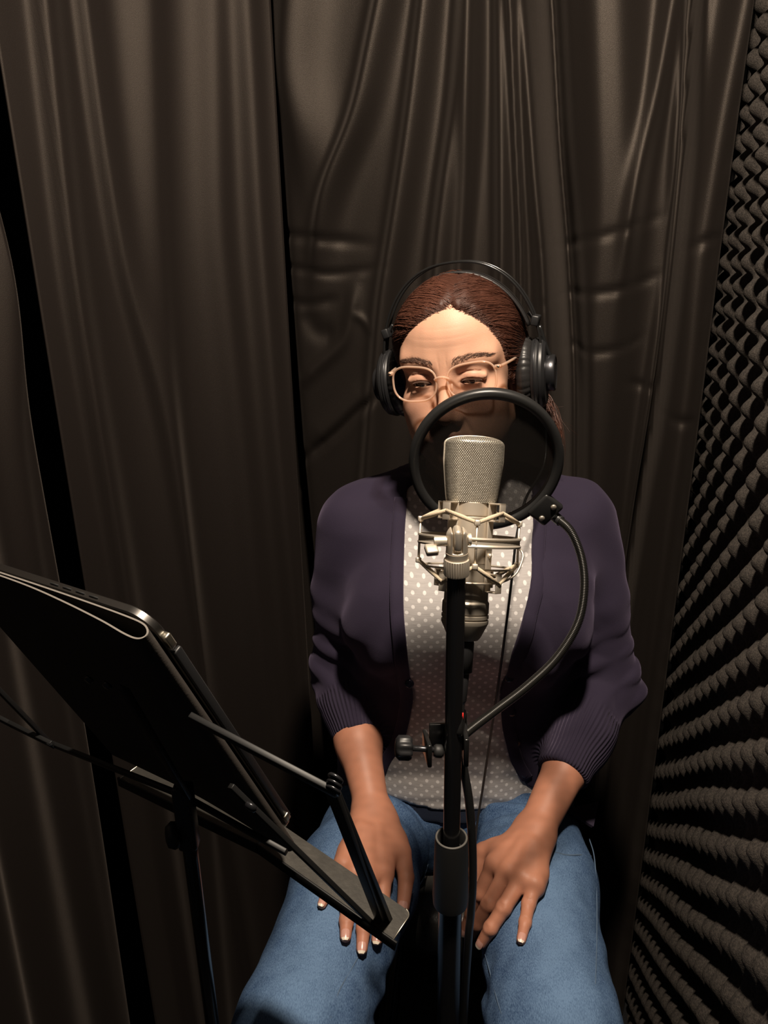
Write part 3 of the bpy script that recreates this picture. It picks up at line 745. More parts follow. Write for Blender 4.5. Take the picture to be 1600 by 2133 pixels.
# ================================================================== head, hands and the rest of the body
HPOS = V3((0.1009, 0.9712, 1.2420))
def rot(y, p, r):
    cy, sy, cp, sp, cr, sr = math.cos(y), math.sin(y), math.cos(p), math.sin(p), math.cos(r), math.sin(r)
    return np.array([[cy, -sy, 0], [sy, cy, 0], [0, 0, 1]]) @ np.array([[1, 0, 0], [0, cp, -sp], [0, sp, cp]]) @ np.array([[cr, 0, sr], [0, 1, 0], [-sr, 0, cr]])
HR = rot(math.radians(-18.5), math.radians(0.5), math.radians(-6.0))
def H(p): return np.asarray(p, float) @ HR.T + HPOS
def Hinv(p): return (np.asarray(p, float) - HPOS) @ HR

skull = [(sd_ell((0, .010, .030), (.0725, .0915, .083)), 0), (sd_ell((0, -.036, .036), (.0585, .054, .056)), .03)]
head = Solid()
for pr, k in skull: head.add(pr, k)
head.add(sd_ell((0, -.034, -.034), (.0530, .050, .072)), .03)
for s in (-1, 1):
    head.add(sd_cap((s * .050, .004, -.060), (s * .014, -.066, -.094), .017, .016), .03)
    head.add(sd_ell((s * .0370, -.060, -.030), (.0215, .020, .020)), .022)
    head.add(sd_cap((s * .046, -.068, .022), (s * .014, -.081, .017), .009, .009), .018)
head.add(sd_ell((0, -.068, -.095), (.022, .020, .018)), .022)
head.add(sd_ell((0, -.076, -.064), (.030, .018, .022)), .02)
for s in (-1, 1):
    head.sub(sd_ell((s * .0305, -.0985, .002), (.0165, .0155, .0095)), .014)
# nose
head.add(sd_cap((0, -.083, .010), (0, -.1015, -.034), .0062, .0082), .012)
head.add(sd_ell((0, -.1035, -.040), (.0105, .0110, .0095)), .010)
for s in (-1, 1):
    head.add(sd_ell((s * .0125, -.0955, -.0435), (.0068, .0095, .0070)), .006)
    head.sub(sd_ell((s * .0065, -.1015, -.0500), (.0034, .0055, .0035)), .003)
# eyelids: closed-ish lids over the eyeballs with a narrow slit, gaze lowered
EYE = [V3((s * .0300, -.0738, .0005)) for s in (-1, 1)]
for c, s in zip(EYE, (-1, 1)):
    head.add(sd_ell(c, (.0142, .0142, .0132)), .006)
    head.add(sd_cap(c + V3((-s * .0165, -.0075, -.0015)), c + V3((s * .015, -.0055, .0005)), .0020, .0020), .006)
    # opening
    head.sub((lambda X, Y, Z, c=c: np.maximum(np.sqrt(((X - c[0]) / .0128) ** 2 + ((Z - c[2] + .0030 + 8 * (X - c[0]) ** 2) / .0034) ** 2) * .0034 - .0034, Y - (c[1] - .004)), c - .016, c + .016), .0012)
# lips
for a, b, r in (((-.022, -.0855, -.0675), (-.006, -.0965, -.0635), .0040), ((-.006, -.0965, -.0635), (.006, -.0965, -.0635), .0043), ((.006, -.0965, -.0635), (.022, -.0855, -.0675), .0040),
                ((-.021, -.0855, -.0690), (-.005, -.0945, -.0725), .0045), ((-.005, -.0945, -.0725), (.005, -.0945, -.0725), .0052), ((.005, -.0945, -.0725), (.021, -.0855, -.0690), .0045)):
    head.add(sd_cap(a, b, r * .6 if abs(a[0]) > .01 and False else r, r), .005)
for s in (-1, 1):      # ears, folds beside the nose, frown lines
    head.add(sd_ell((s * .0735, .010, -.012), (.0045, .016, .028)), .006)
    head.add(sd_ell((s * .030, -.050, -.058), (.026, .028, .034)), .03)
def face_lines(X, Y, Z):
    f = 0.0
    for zz, w, a in ((.038, .030, .00018), (.047, .034, .00022), (.058, .024, .00014)):
        f = f + a * np.exp(-((Z - zz - 2.2 * X * X) / .0011) ** 2) * np.exp(-(X / w) ** 4)
    for s in (-1, 1):
        f = f + .0007 * np.exp(-((X - s * (.0045 + .06 * (Z - .02))) / .0009) ** 2) * np.exp(-((Z - .022) / .008) ** 2)
        f = f + .0012 * np.exp(-((X * s - (.0195 + .42 * (-.045 - Z))) / .0028) ** 2) * np.exp(-((Z + .056) / .014) ** 2)       # beside the mouth
        f = f + .0007 * np.exp(-((Z + .0135 + .35 * (X * s - .020)) / .0016) ** 2) * np.exp(-((X * s - .028) / .011) ** 2)       # under the eyes
        dx = X - s * .0300
        f = f + .0013 * np.exp(-((Z - .0083 + 11 * dx * dx) / .0010) ** 2) * np.exp(-(dx / .0125) ** 6)                           # lid crease
    f = f + .0022 * np.exp(-((Z + .0680 + 2.0 * X * X) / .0011) ** 2) * np.exp(-(X / .019) ** 6) * (Y < -.07)
    return f * (Y < -.05)
head.disp(face_lines, (-.06, -.13, -.09), (.06, -.05, .075))
nb = Hinv((.114, 1.045, 1.055))
head.add(sd_cap((0, .022, -.050), (0.5 * nb[0], .5 * (nb[1] + .03), .5 * (nb[2] - .05)), .050, .048), .03)
head.add(sd_cap((0.5 * nb[0], .5 * (nb[1] + .03), .5 * (nb[2] - .05)), nb, .048, .060), .03)
HV, HQ = head.mesh((-.09, -.125, -.215), (.09, .118, .122), .00130)
# natural colouring of the face
def face_col(V):
    base = np.array([.615, .345, .232]); C = np.tile(base, (len(V), 1))
    def mix(w, c): nonlocal C; C = C * (1 - w[:, None]) + np.array(c) * w[:, None]
    g = lambda c, r: np.exp(-(((V - np.array(c)) / np.array(r)) ** 2).sum(1))
    for s in (-1, 1):
        mix(.35 * g((s * .042, -.078, -.034), (.02, .03, .016)), (.60, .27, .19))
        mix(.45 * g((s * .031, -.088, .006), (.016, .02, .006)), (.47, .235, .165))
        mix(.40 * g((s * .030, -.086, -.0135), (.014, .02, .005)), (.40, .22, .165))
        for i in range(9):      # browner skin tone along the brows
            x = .013 + i * .0045; mix(.30 * g((s * x, -.085 + 2.6 * (x - .01) ** 2 * 4, .0205 + .0055 * math.sin((x - .010) / .038 * PI * .75)), (.0045, .02, .0034)), (.22, .13, .09))
    mix(.40 * g((0, -.110, -.040), (.012, .02, .010)), (.60, .27, .19))
    lip = ((np.abs(V[:, 0]) < .024) & (V[:, 1] < -.080)) * np.exp(-((V[:, 2] + .0680 + 3 * V[:, 0] ** 2) / .0072) ** 4)
    mix(.75 * lip, (.42, .15, .13))
    C *= (1 + .05 * vnoise((V[:, 0], V[:, 1], V[:, 2]), 300, 2) + .05 * vnoise((V[:, 0], V[:, 1], V[:, 2]), 90, 6))[:, None]
    return C
HC = face_col(HV)

# ---- hands: joints found where the photograph's rays meet the thighs
def J(px, py, off): return march(jeans, px, py, off)
def hand(wr, el, mcp, fingers, thumb, side):
    s = Solid(); mid = el * .45 + wr * .55
    s.adds(sd_chain([el, mid, wr], [.036, .0305, .0230]), .02)
    ax = wr - el; ax /= np.linalg.norm(ax)
    M = [J(*q) for q in mcp]
    across = M[3] - M[0]; across /= np.linalg.norm(across)
    for k, m in enumerate(M):      # palm
        w0 = wr + across * (-.011 + .0073 * k) + ax * .006
        s.add(sd_cap(w0, m, .0165, .0118 if k < 3 else .0108), .016)
        s.add(sd_cap(w0 * .25 + m * .75 - V3((0, 0, .006)), m - V3((0, 0, .006)), .013, .009), .012)
        s.add(sd_ell(m + V3((0, -.001, .0045)), (.0085, .0085, .0075)), .006)
    tips = []
    for k, (m, f) in enumerate(zip(M, fingers)):
        r = [.0108, .0092, .0082, .0066] if k < 3 else [.0098, .0080, .0070, .0056]
        P = [m] + [J(x, y, o) for x, y, o in f]
        F = Solid().adds(sd_chain(P, r[:len(P)]), .0015)
        for j in (1, 2):
            if j < len(P) - 1: F.add(sd_ell(P[j] + V3((0, 0, .0012)), (r[j] * .98,) * 3), .004)
        s.add((lambda X, Y, Z, F=F: fieldfn(F, X, Y, Z), np.min(P, 0) - .012, np.max(P, 0) + .012), .0035)
        for j in (1, 2):     # knuckle creases
            if j < len(P) - 1:
                d = P[j + 1] - P[j - 1]; d /= np.linalg.norm(d); x, y, _ = frame_of(d)
                up = y if y[2] > 0 else -y
                for o in (-.0022, 0, .0022):
                    c = P[j] + d * o + up * (r[j] + .0006); s.sub(sd_cap(c - x * .004, c + x * .004, .0004, .0004), .0020)
        tips.append((P[-2], P[-1], r[len(P) - 1]))
    T = [wr + ax * .012 + V3(thumb[0])] + [J(x, y, o) for x, y, o in thumb[1:]]
    TF = Solid().adds(sd_chain(T, [.0165, .0130, .0105, .0080][:len(T)]), .002)
    s.add((lambda X, Y, Z, F=TF: fieldfn(F, X, Y, Z), np.min(T, 0) - .018, np.max(T, 0) + .018), .012)
    s.add(sd_cap(T[1] * .6 + T[0] * .4, M[0] * .75 + wr * .25, .0105, .0105), .014)
    for k in range(4):     # tendons
        a = wr * .55 + M[k] * .45 + V3((0, 0, .0145)); b = M[k] + V3((0, 0, .0065))
        s.add(sd_cap(a, b, .0022, .0028), .010)
    tips.append((T[-2], T[-1], .0080))
    return s, tips
def fieldfn(F, X, Y, Z):
    f = np.full(np.broadcast(X, Y, Z).shape, 1.0, np.float32)
    for op, (fn, lo, hi), k in F.ops: f = smin(f, fn(X, Y, Z), k)
    return f
hand_l, tips_l = hand(WR_L, EL_L, [(1030, 1800, .0205), (1058, 1814, .0215), (1088, 1828, .0205), (1115, 1843, .0170)],
    [[(1000, 1862, .0105), (982, 1903, .0085), (968, 1938, .007)],
     [(1018, 1884, .0115), (993, 1925, .0085), (979, 1950, .0065)],
     [(1049, 1892, .0115), (1022, 1934, .0085), (1004, 1963, .0065)],
     [(1101, 1884, .0100), (1094, 1922, .0075), (1086, 1957, .0055)]],
    [(-.020, -.004, -.010), (1008, 1776, .014), (992, 1815, .011), (990, 1850, .009)], 1)
hand_r, tips_r = hand(WR_R, EL_R, [(800, 1818, .0185), (766, 1828, .0215), (738, 1820, .0205), (713, 1802, .0170)],
    [[(796, 1880, .0115), (790, 1924, .0085), (785, 1957, .0065)],
     [(760, 1888, .0120), (757, 1935, .0085), (754, 1976, .0065)],
     [(725, 1882, .0115), (722, 1918, .0085), (720, 1950, .0065)],
     [(690, 1838, .0100), (680, 1862, .0075), (671, 1883, .0055)]],
    [(.018, -.004, -.008), (836, 1775, .016), (846, 1828, .014), (840, 1888, .012)], -1)
parts = [(H(HV), HQ, HC)]
def skin_col(V, tips):
    C = np.tile(np.array([.455, .200, .124]), (len(V), 1))  # redder skin tone for hands and forearms, with the dimmer light there painted in
    P = (V[:, 0], V[:, 1], V[:, 2])
    for a, b, r in tips:
        w = np.exp(-((V - b) ** 2).sum(1) / .013 ** 2) * .5; C = C * (1 - w[:, None]) + np.array([.54, .23, .155]) * w[:, None]
    return C * (1 + .06 * vnoise(P, 120, 8) + .04 * vnoise(P, 300, 5))[:, None]
for hd, tips in ((hand_l, tips_l), (hand_r, tips_r)):
    los = np.min([p[1] for op, p, k in hd.ops], 0) - .01; his = np.max([p[2] for op, p, k in hd.ops], 0) + .01
    V, Q = hd.mesh(los, his, .00165); V = relax(V, Q, 1); parts.append((V, Q, skin_col(V, tips)))
# trunk, upper arms and legs inside the clothes
tr = Solid().add(sd_loft([(z, cx, cy, rx - .012, ry - .012) for z, cx, cy, rx, ry in TORSO if z < 1.1], 2.3), 0)
for sh, el in ((SH_L, EL_L), (SH_R, EL_R)): tr.add(sd_cap(sh, el, .042, .036), .03)
for hip, knee, ank in ((HIP_L, KNEE_L, ANK_L), (HIP_R, KNEE_R, ANK_R)): tr.adds(sd_chain([hip, knee, ank], [.078, .055, .038]), .03)
tr.sub((lambda X, Y, Z: np.maximum(Z - (SEAT_Z + .012), 0.80 - Y), V3((-.4, .80, .3)), V3((.5, 1.4, SEAT_Z + .01))), .01)
V, Q = tr.mesh((-.2, .53, .05), (.4, 1.2, 1.1), .011); parts.append((V, Q, np.tile(np.array([.5, .3, .2]), (len(V), 1))))
M_SKIN = mat('skin', (.56, .33, .23), 0.50, spec=0.33)
def skin():
    m = M_SKIN; b = bsdf(m); at = nd(m, 'ShaderNodeAttribute'); at.attribute_name = 'tone'
    lk(m, at.outputs['Color'], b.inputs['Base Color'])
    b.inputs['Subsurface Weight'].default_value = 0.12; b.inputs['Subsurface Radius'].default_value = (.010, .004, .002); b.inputs['Subsurface Scale'].default_value = 0.35
    noise_bump(m, 900, 0.22, 0.0006, 4)
skin()
off = 0; VV, QQ, CC = [], [], []
for v, q, c in parts: VV.append(v); QQ.append(q + off); CC.append(c); off += len(v)
body_o = mesh_obj('body', np.concatenate(VV), np.concatenate(QQ), M_SKIN, person, attrs={'tone': np.concatenate(CC)})

# ---- nails
M_NAIL = mat('fingernail', (.58, .31, .25), 0.25, spec=0.6); M_NTIP = mat('nail_tip', (.78, .68, .55), 0.35)
for tips, up0 in ((tips_l, None), (tips_r, None)):
    for i, (a, b, r) in enumerate(tips):
        d = b - a; d /= np.linalg.norm(d); up = V3((0, -.35, 1)); up -= d * (up @ d); up /= np.linalg.norm(up); x = np.cross(d, up)
        v = []; nu, nv = 9, 9
        for iu in range(nu):
            for iv in range(nv):
                t = -0.0050 + iu / (nu - 1) * (r * .95 + .0058); ang = (iv / (nv - 1) - .5) * 1.45 * (1 - .45 * max(0, (iu - 5) / 3) ** 2) * (1 - .25 * max(0, (2 - iu) / 2) ** 2); rr = r + .0004
                drop = .0016 * (iu / (nu - 1)) ** 3
                v.append(b + d * t + x * math.sin(ang) * rr + up * (math.cos(ang) * rr - drop))
        f = [(i0 * nv + j, (i0 + 1) * nv + j, (i0 + 1) * nv + j + 1, i0 * nv + j + 1) for i0 in range(nu - 1) for j in range(nv - 1)]
        v2 = [q - up * .0006 for q in v]; N = len(v); f2 = [tuple(k + N for k in q[::-1]) for q in f]
        o = mesh_obj('fingernail', v + v2, f + f2, M_NAIL, person)
        o.data.materials.append(M_NTIP)
        for p in o.data.polygons:
            if (p.index % len(f)) // (nv - 1) >= 6: p.material_index = 1
# ---- eyes
M_EYE = mat('eye_white', (.62, .57, .54), 0.15, spec=0.6); M_IRIS = mat('brown_iris', (.020, .010, .006), 0.12, spec=0.8)
gaze = V3((-.16, -1, -.42)); gaze /= np.linalg.norm(gaze)
for c in EYE:
    v, f = lathe([(max(.0121 * math.sin(PI * i / 16), 1e-5), -.0121 * math.cos(PI * i / 16)) for i in range(17)], c, gaze, 28)
    eo = mesh_obj('eye', H(v), f, M_EYE, person)
    v, f = lathe([(.0060, .0108), (.0052, .0117), (.0035, .0123), (.0015, .0127), (.0001, .0128)], c, gaze, 24)
    mesh_obj('iris', H(v), f, M_IRIS, eo)
# ---- brows and lashes
M_BROW = mat('brow_hair', (.10, .055, .038), 0.7)
def strand_mesh(paths, r0, r1=None, sides=3):
    paths = np.asarray(paths); n, k, _ = paths.shape; T = np.gradient(paths, axis=1); T /= np.linalg.norm(T, axis=2)[..., None] + 1e-12
    ref = np.tile(np.array([.31, .52, .79]), (n, k, 1)); X = np.cross(T, ref); X /= np.linalg.norm(X, axis=2)[..., None] + 1e-9; Yv = np.cross(T, X)
    r = np.linspace(r0, r1 if r1 is not None else r0 * .4, k)[None, :, None]; vs = []
    for j in range(sides):
        a = 2 * PI * j / sides; vs.append(paths + r * (math.cos(a) * X + math.sin(a) * Yv))
    Vs = np.stack(vs, 2).reshape(-1, 3); base = (np.arange(n)[:, None] * k + np.arange(k - 1)[None]) * sides
    Qs = np.concatenate([np.stack([base + j, base + (j + 1) % sides, base + sides + (j + 1) % sides, base + sides + j], -1).reshape(-1, 4) for j in range(sides)])
    return Vs, Qs
def on_head(P, lift=0.0004):
    """push local points on to the face along y"""
    P = np.asarray(P, float); ys = np.linspace(-.125, -.03, 200)
    g = np.stack([np.repeat(P[:, 0:1], 200, 1), np.repeat(ys[None], len(P), 0), np.repeat(P[:, 2:3], 200, 1)], -1)
    f = head.at(g); i = np.argmax(f < 0, 1); out = P.copy(); out[:, 1] = ys[i] - lift; return out
for s in (-1, 1):
    n = 190; t = RNG.random(n); x = .011 + .042 * t; zc = .0185 + .0068 * np.sin(np.clip((x - .010) / .040, 0, 1) * PI * .72); wd = .0042 * (1 - .55 * t)
    z = zc + RNG.uniform(-1, 1, n) * wd
    L = RNG.uniform(.005, .008, n); ang = np.radians(60 - 55 * t + RNG.normal(0, 8, n) - (z - zc) / wd * 14)
    k = 4; pts = []
    for j in range(k):
        u = j / (k - 1); q = np.stack([s * (x + L * u * np.cos(ang)), 0 * x, z + L * u * np.sin(ang) * (1 - .35 * u)], 1); pts.append(on_head(q, .0002 + .0007 * math.sin(u * PI)))
    P = np.stack(pts, 1); Vs, Qs = strand_mesh(P, .00013, .00007)
    tag(mesh_obj('eyebrow', H(Vs), Qs, M_BROW, person), kind='stuff')
for c, s in zip(EYE, (-1, 1)):
    n = 60; x = np.linspace(-.0118, .0118, n); z = -.0030 + .0031 * np.sqrt(np.clip(1 - (x / .0128) ** 2, 0, 1)) - 10 * x * x
    y = -np.sqrt(np.clip(.0143 ** 2 - x * x - z * z, 0, 1)); L = .0055
    P = np.stack([np.stack([c[0] + x * (1 + .12 * u), c[1] + y - L * u * .8, c[2] + z - L * u * .55 + L * .35 * u * u], 1) for u in (0, .35, .7, 1)], 1)
    Vs, Qs = strand_mesh(P, .00026, .00008); tag(mesh_obj('eyelashes', H(Vs), Qs, M_BROW, person), kind='stuff')
# ---- hair, swept back from a parting
def hair_cut(X, Y, Z):
    ze = Z + .50 * (np.sqrt((X - .010) ** 2 + .010 ** 2) - .010)
    yh = np.interp(ze, [-.2, -.08, -.04, 0, .03, .055, .072, .082, .092, .12], [.05, .03, .010, -.018, -.040, -.058, -.070, -.085, -.12, -.2])
    return (Y - yh) * .75
scalp = Solid()
scalp.add(sd_ell((0, .010, .030), (.0785, .0975, .0860)), 0).add(sd_ell((0, -.034, .038), (.066, .0585, .060)), .03)
for s in (-1, 1): scalp.add(sd_ell((s * .052, .030, -.020), (.030, .055, .045)), .03)
scalp.add(sd_ell((0, .07, -.02), (.045, .045, .04)), .03)
hair = Solid(); hair.ops = list(scalp.ops)
hair.disp(lambda X, Y, Z: .0010 * np.sin(320 * X + 60 * Y) * np.sin(90 * Y + 70 * Z) + .0016 * np.exp(-((X - .010) / .004) ** 2) * (Z > .05), (-.1, -.12, -.1), (.1, .13, .13))
hair.disp(lambda X, Y, Z: .0062 * np.exp(-np.clip(hair_cut(X, Y, Z), 0, 1) / .014), (-.1, -.12, -.1), (.1, .06, .13))
hair.sub((hair_cut, V3((-.2, -.2, -.2)), V3((.2, .06, .13))), .004)
V, Q = hair.mesh((-.095, -.11, -.085), (.095, .13, .135), .0019)
M_HAIR = mat('dark_brown_hair', (.050, .019, .012), 0.5, spec=0.22)
noise_bump(M_HAIR, 1, 0.5, 0.002, 3, 'Object', (260, 60, 120))
M_STRAND = mat('brown_strands', (.105, .040, .025), 0.42, spec=0.45)
hair_o = mesh_obj('hair', H(V), Q, M_HAIR, person)
c0 = np.array([0, .008, .030])
def scalp_r(D):
    r = np.full(D.shape[:-1], .155)
    for _ in range(40): r = r - scalp.at(c0 + D * r[..., None]) * .9
    return r
def norm(a): return a / (np.linalg.norm(a, axis=-1, keepdims=True) + 1e-12)
n = 6500
D = norm(RNG.normal(size=(n * 7, 3))); D[:, 2] = D[:, 2] * .8 + .25; D = norm(D)
P = c0 + D * scalp_r(D)[:, None]; hc_ = hair_cut(P[:, 0], P[:, 1], P[:, 2])
ok = (hc_ > -.0045 + .003 * RNG.random(len(hc_))) & (P[:, 1] < .05) & (P[:, 2] > -.03); D = D[ok]; hc_ = hc_[ok]
pr = np.exp(-hc_ / .03) + .15; pick = RNG.choice(len(D), n, replace=False if len(D) >= n else True, p=pr / pr.sum()); D0 = D[pick]
sd = np.sign(D0[:, 0] - .010 / .09 + RNG.normal(0, .015, n)); sd[sd == 0] = 1
Dm = norm(D0 * .55 + np.stack([sd * .62, .30 + 0 * sd, .10 - .25 * (D0[:, 2] < .3)], 1)); D1 = norm(np.stack([sd * .22 + RNG.normal(0, .05, n), .95 + 0 * sd, -.30 + RNG.normal(0, .08, n)], 1))
u = np.linspace(0, .85, 13)[None, :, None]
Dp = norm(D0[:, None] * (1 - u) ** 2 + 2 * Dm[:, None] * u * (1 - u) + D1[:, None] * u * u)
rad = scalp_r(Dp) + RNG.uniform(-.0006, .0014, n)[:, None] + .0007 * np.sin(u[..., 0] * 9 + RNG.uniform(0, 6, n)[:, None])
hcp = hair_cut(*np.moveaxis(c0 + Dp * rad[..., None], -1, 0)); rad = rad - .0058 * np.exp(-np.clip(hcp, 0, 1) / .014); rad[:, 0] -= .0015
Vs, Qs = strand_mesh(c0 + Dp * rad[..., None], .00029, .00020)
tag(mesh_obj('hair_strands', H(Vs), Qs, M_STRAND, hair_o), kind='stuff')
# fine short hairs that soften the hairline
n = 2600; D = norm(RNG.normal(size=(n * 40, 3))); P = c0 + D * scalp_r(D)[:, None]; hcv = hair_cut(P[:, 0], P[:, 1], P[:, 2])
ok = (hcv > -.0065) & (hcv < .006) & (P[:, 2] > -.02); D0 = D[ok][:n]; n = len(D0); sd = np.sign(D0[:, 0] - .11 + RNG.normal(0, .03, n))
Dm = norm(D0 + np.stack([sd * .30, .18 + 0 * sd, .16 + RNG.normal(0, .08, n)], 1)); D1 = norm(Dm + np.stack([sd * .25, .25 + 0 * sd, .0 + RNG.normal(0, .06, n)], 1))
u = np.linspace(0, 1, 8)[None, :, None] * RNG.uniform(.45, 1, (n, 1, 1)); Dp = norm(D0[:, None] * (1 - u) ** 2 + 2 * Dm[:, None] * u * (1 - u) + D1[:, None] * u * u)
rad = scalp_r(Dp); hcp = hair_cut(*np.moveaxis(c0 + Dp * rad[..., None], -1, 0)); rad = rad - .0052 * np.exp(-np.clip(hcp, 0, 1) / .014) + .0007 * u[..., 0]; rad[:, 0] -= .002
Vs, Qs = strand_mesh(c0 + Dp * rad[..., None], .00016, .00007)
tag(mesh_obj('hairline_wisps', H(Vs), Qs, M_STRAND, hair_o), kind='stuff')
# lock of the tied-back hair beside the neck
root = H((.052, .088, -.035)); A = [root, atY(1128, 830, 1.03), atY(1149, 868, 1.01), atY(1156, 910, 1.00), atY(1152, 960, 1.01)]
base = spline(A, 6); n = 170; o_ = RNG.normal(0, 1, (n, 1, 3)) * np.linspace(.004, .0042, len(base))[None, :, None]
wv = .0022 * np.sin(np.linspace(0, 7, len(base))[None, :, None] + RNG.uniform(0, 6, (n, 1, 3)))
Vs, Qs = strand_mesh(base[None] + o_ + wv, .0004, .00015)
tag(mesh_obj('loose_lock', Vs, Qs, M_STRAND, hair_o), kind='stuff')
n = 14; P0 = np.repeat(base[None, 6:18], n, 0) + RNG.normal(0, .004, (n, 1, 3)); k = P0.shape[1]
P0 = P0 + np.linspace(0, 1, k)[None, :, None] ** 2 * RNG.normal(0, .022, (n, 1, 3)); Vs, Qs = strand_mesh(P0, .00022, .0001)
tag(mesh_obj('flyaway_hairs', Vs, Qs, M_STRAND, hair_o), kind='stuff')
# ================================================================== glasses and headphones
M_ACET = mat('clear_tan_acetate', (.86, .64, .50), 0.10, spec=0.6)
def see_through(m, fac):
    t = nd(m, 'ShaderNodeBsdfTransparent'); mx = nd(m, 'ShaderNodeMixShader'); out = m.node_tree.nodes['Material Output']
    mx.inputs[0].default_value = fac; lk(m, bsdf(m).outputs[0], mx.inputs[1]); lk(m, t.outputs[0], mx.inputs[2]); lk(m, mx.outputs[0], out.inputs['Surface'])
    return mx, t
see_through(M_ACET, 0.62)[1].inputs[0].default_value = (1, .85, .72, 1)
M_LENS = mat('coated_lens', (.02, .03, .10), 0.02, spec=0.9)
def lens():
    m = M_LENS; mx, t = see_through(m, .95); g = nd(m, 'ShaderNodeBsdfGlossy'); g.inputs['Roughness'].default_value = .02; g.inputs['Color'].default_value = (.55, .62, 1.0, 1)
    lw = nd(m, 'ShaderNodeLayerWeight'); pw = nd(m, 'ShaderNodeMath', operation='POWER'); lk(m, lw.outputs['Facing'], pw.inputs[0]); pw.inputs[1].default_value = 4.0
    mr = nd(m, 'ShaderNodeMapRange'); mr.inputs['To Min'].default_value = .045; mr.inputs['To Max'].default_value = .6; lk(m, pw.outputs[0], mr.inputs['Value'])
    lk(m, mr.outputs[0], mx.inputs[0]); lk(m, t.outputs[0], mx.inputs[1]); lk(m, g.outputs[0], mx.inputs[2])
lens()
M_HINGE = mat('hinge_metal', (.8, .66, .45), .2, 1.0)
gl = thing('eyeglasses', H((0, -.098, -.028)), 'clear tan framed eyeglasses worn by the woman', 'glasses')
LC = [V3((s * .0338, -.0985, .0000)) for s in (-1, 1)]
def rim_pt(c, s, a, k=1.0):
    x, z = math.cos(a), math.sin(a); n = 3.1; r = (abs(x) ** n + abs(z) ** n) ** (-1 / n)
    X = .0272 * r * x; Z = .0208 * r * z
    if z < 0: X *= 1 - .14 * (z * r) ** 2
    if z > 0: Z *= (0.93 + .10 * (x * s))
    q = c + V3((X * k, .10 * abs(X + s * 0) * 0 + (X * s) * .16 + .6 * X * X, Z * k)); return q
for c, s in zip(LC, (-1, 1)):
    A = [rim_pt(c, s, t) for t in np.linspace(0, 2 * PI, 64, endpoint=False)]
    MB().tube(H(A), .0013, 10, True, flat=(1.0, 1.0)).build('rim', M_ACET, gl)
    R_ = [[rim_pt(c, s, t, k) for t in np.linspace(0, 2 * PI, 48, endpoint=False)] for k in (.97, .66, .33)]
    v = np.array(sum(R_, []) + [c]); n = 48; f = []
    for i in range(2):
        for j in range(n): f.append((i * n + j, i * n + (j + 1) % n, (i + 1) * n + (j + 1) % n, (i + 1) * n + j))
    f += [(2 * n + j, 2 * n + (j + 1) % n, 3 * n) for j in range(n)]
    mesh_obj('lens', H(v), f, M_LENS, gl)
    hp = c + V3((s * .0272, .0052, .0125))
    MB().tube(H([hp + V3((-s * .001, -.0005, 0)), hp + V3((s * .0032, .0005, .0)), hp + V3((s * .0045, .006, -.0005))]), [.0024, .0026, .0022], 10).build('end_piece', M_ACET, gl)
    MB().box(H(hp + V3((s * .0030, -.0018, .0))), (.0030, .0008, .0022), HR).build('hinge_pin', M_HINGE, gl)
    T = spline([hp + V3((s * .0043, .005, -.0005)), hp + V3((s * .0085, .030, -.0005)), hp + V3((s * .0120, .065, -.001)), hp + V3((s * .0120, .098, -.003)), hp + V3((s * .0105, .118, -.022))], 8)
    MB().tube(H(T), [.0019, .0016, .0015, .0018], 8).build('temple', M_ACET, gl)
MB().tube(H(spline([LC[0] + V3((.0255, -.004, .0035)), V3((-.003, -.1045, .0060)), V3((.003, -.1045, .0060)), LC[1] + V3((-.0255, -.004, .0035))], 8)), .0017, 8).build('bridge', M_ACET, gl)
for s in (-1, 1): MB().ball(H((s * .0098, -.0975, -.007)), (.0016, .0026, .0045), 10).build('nose_pad', M_ACET, gl)

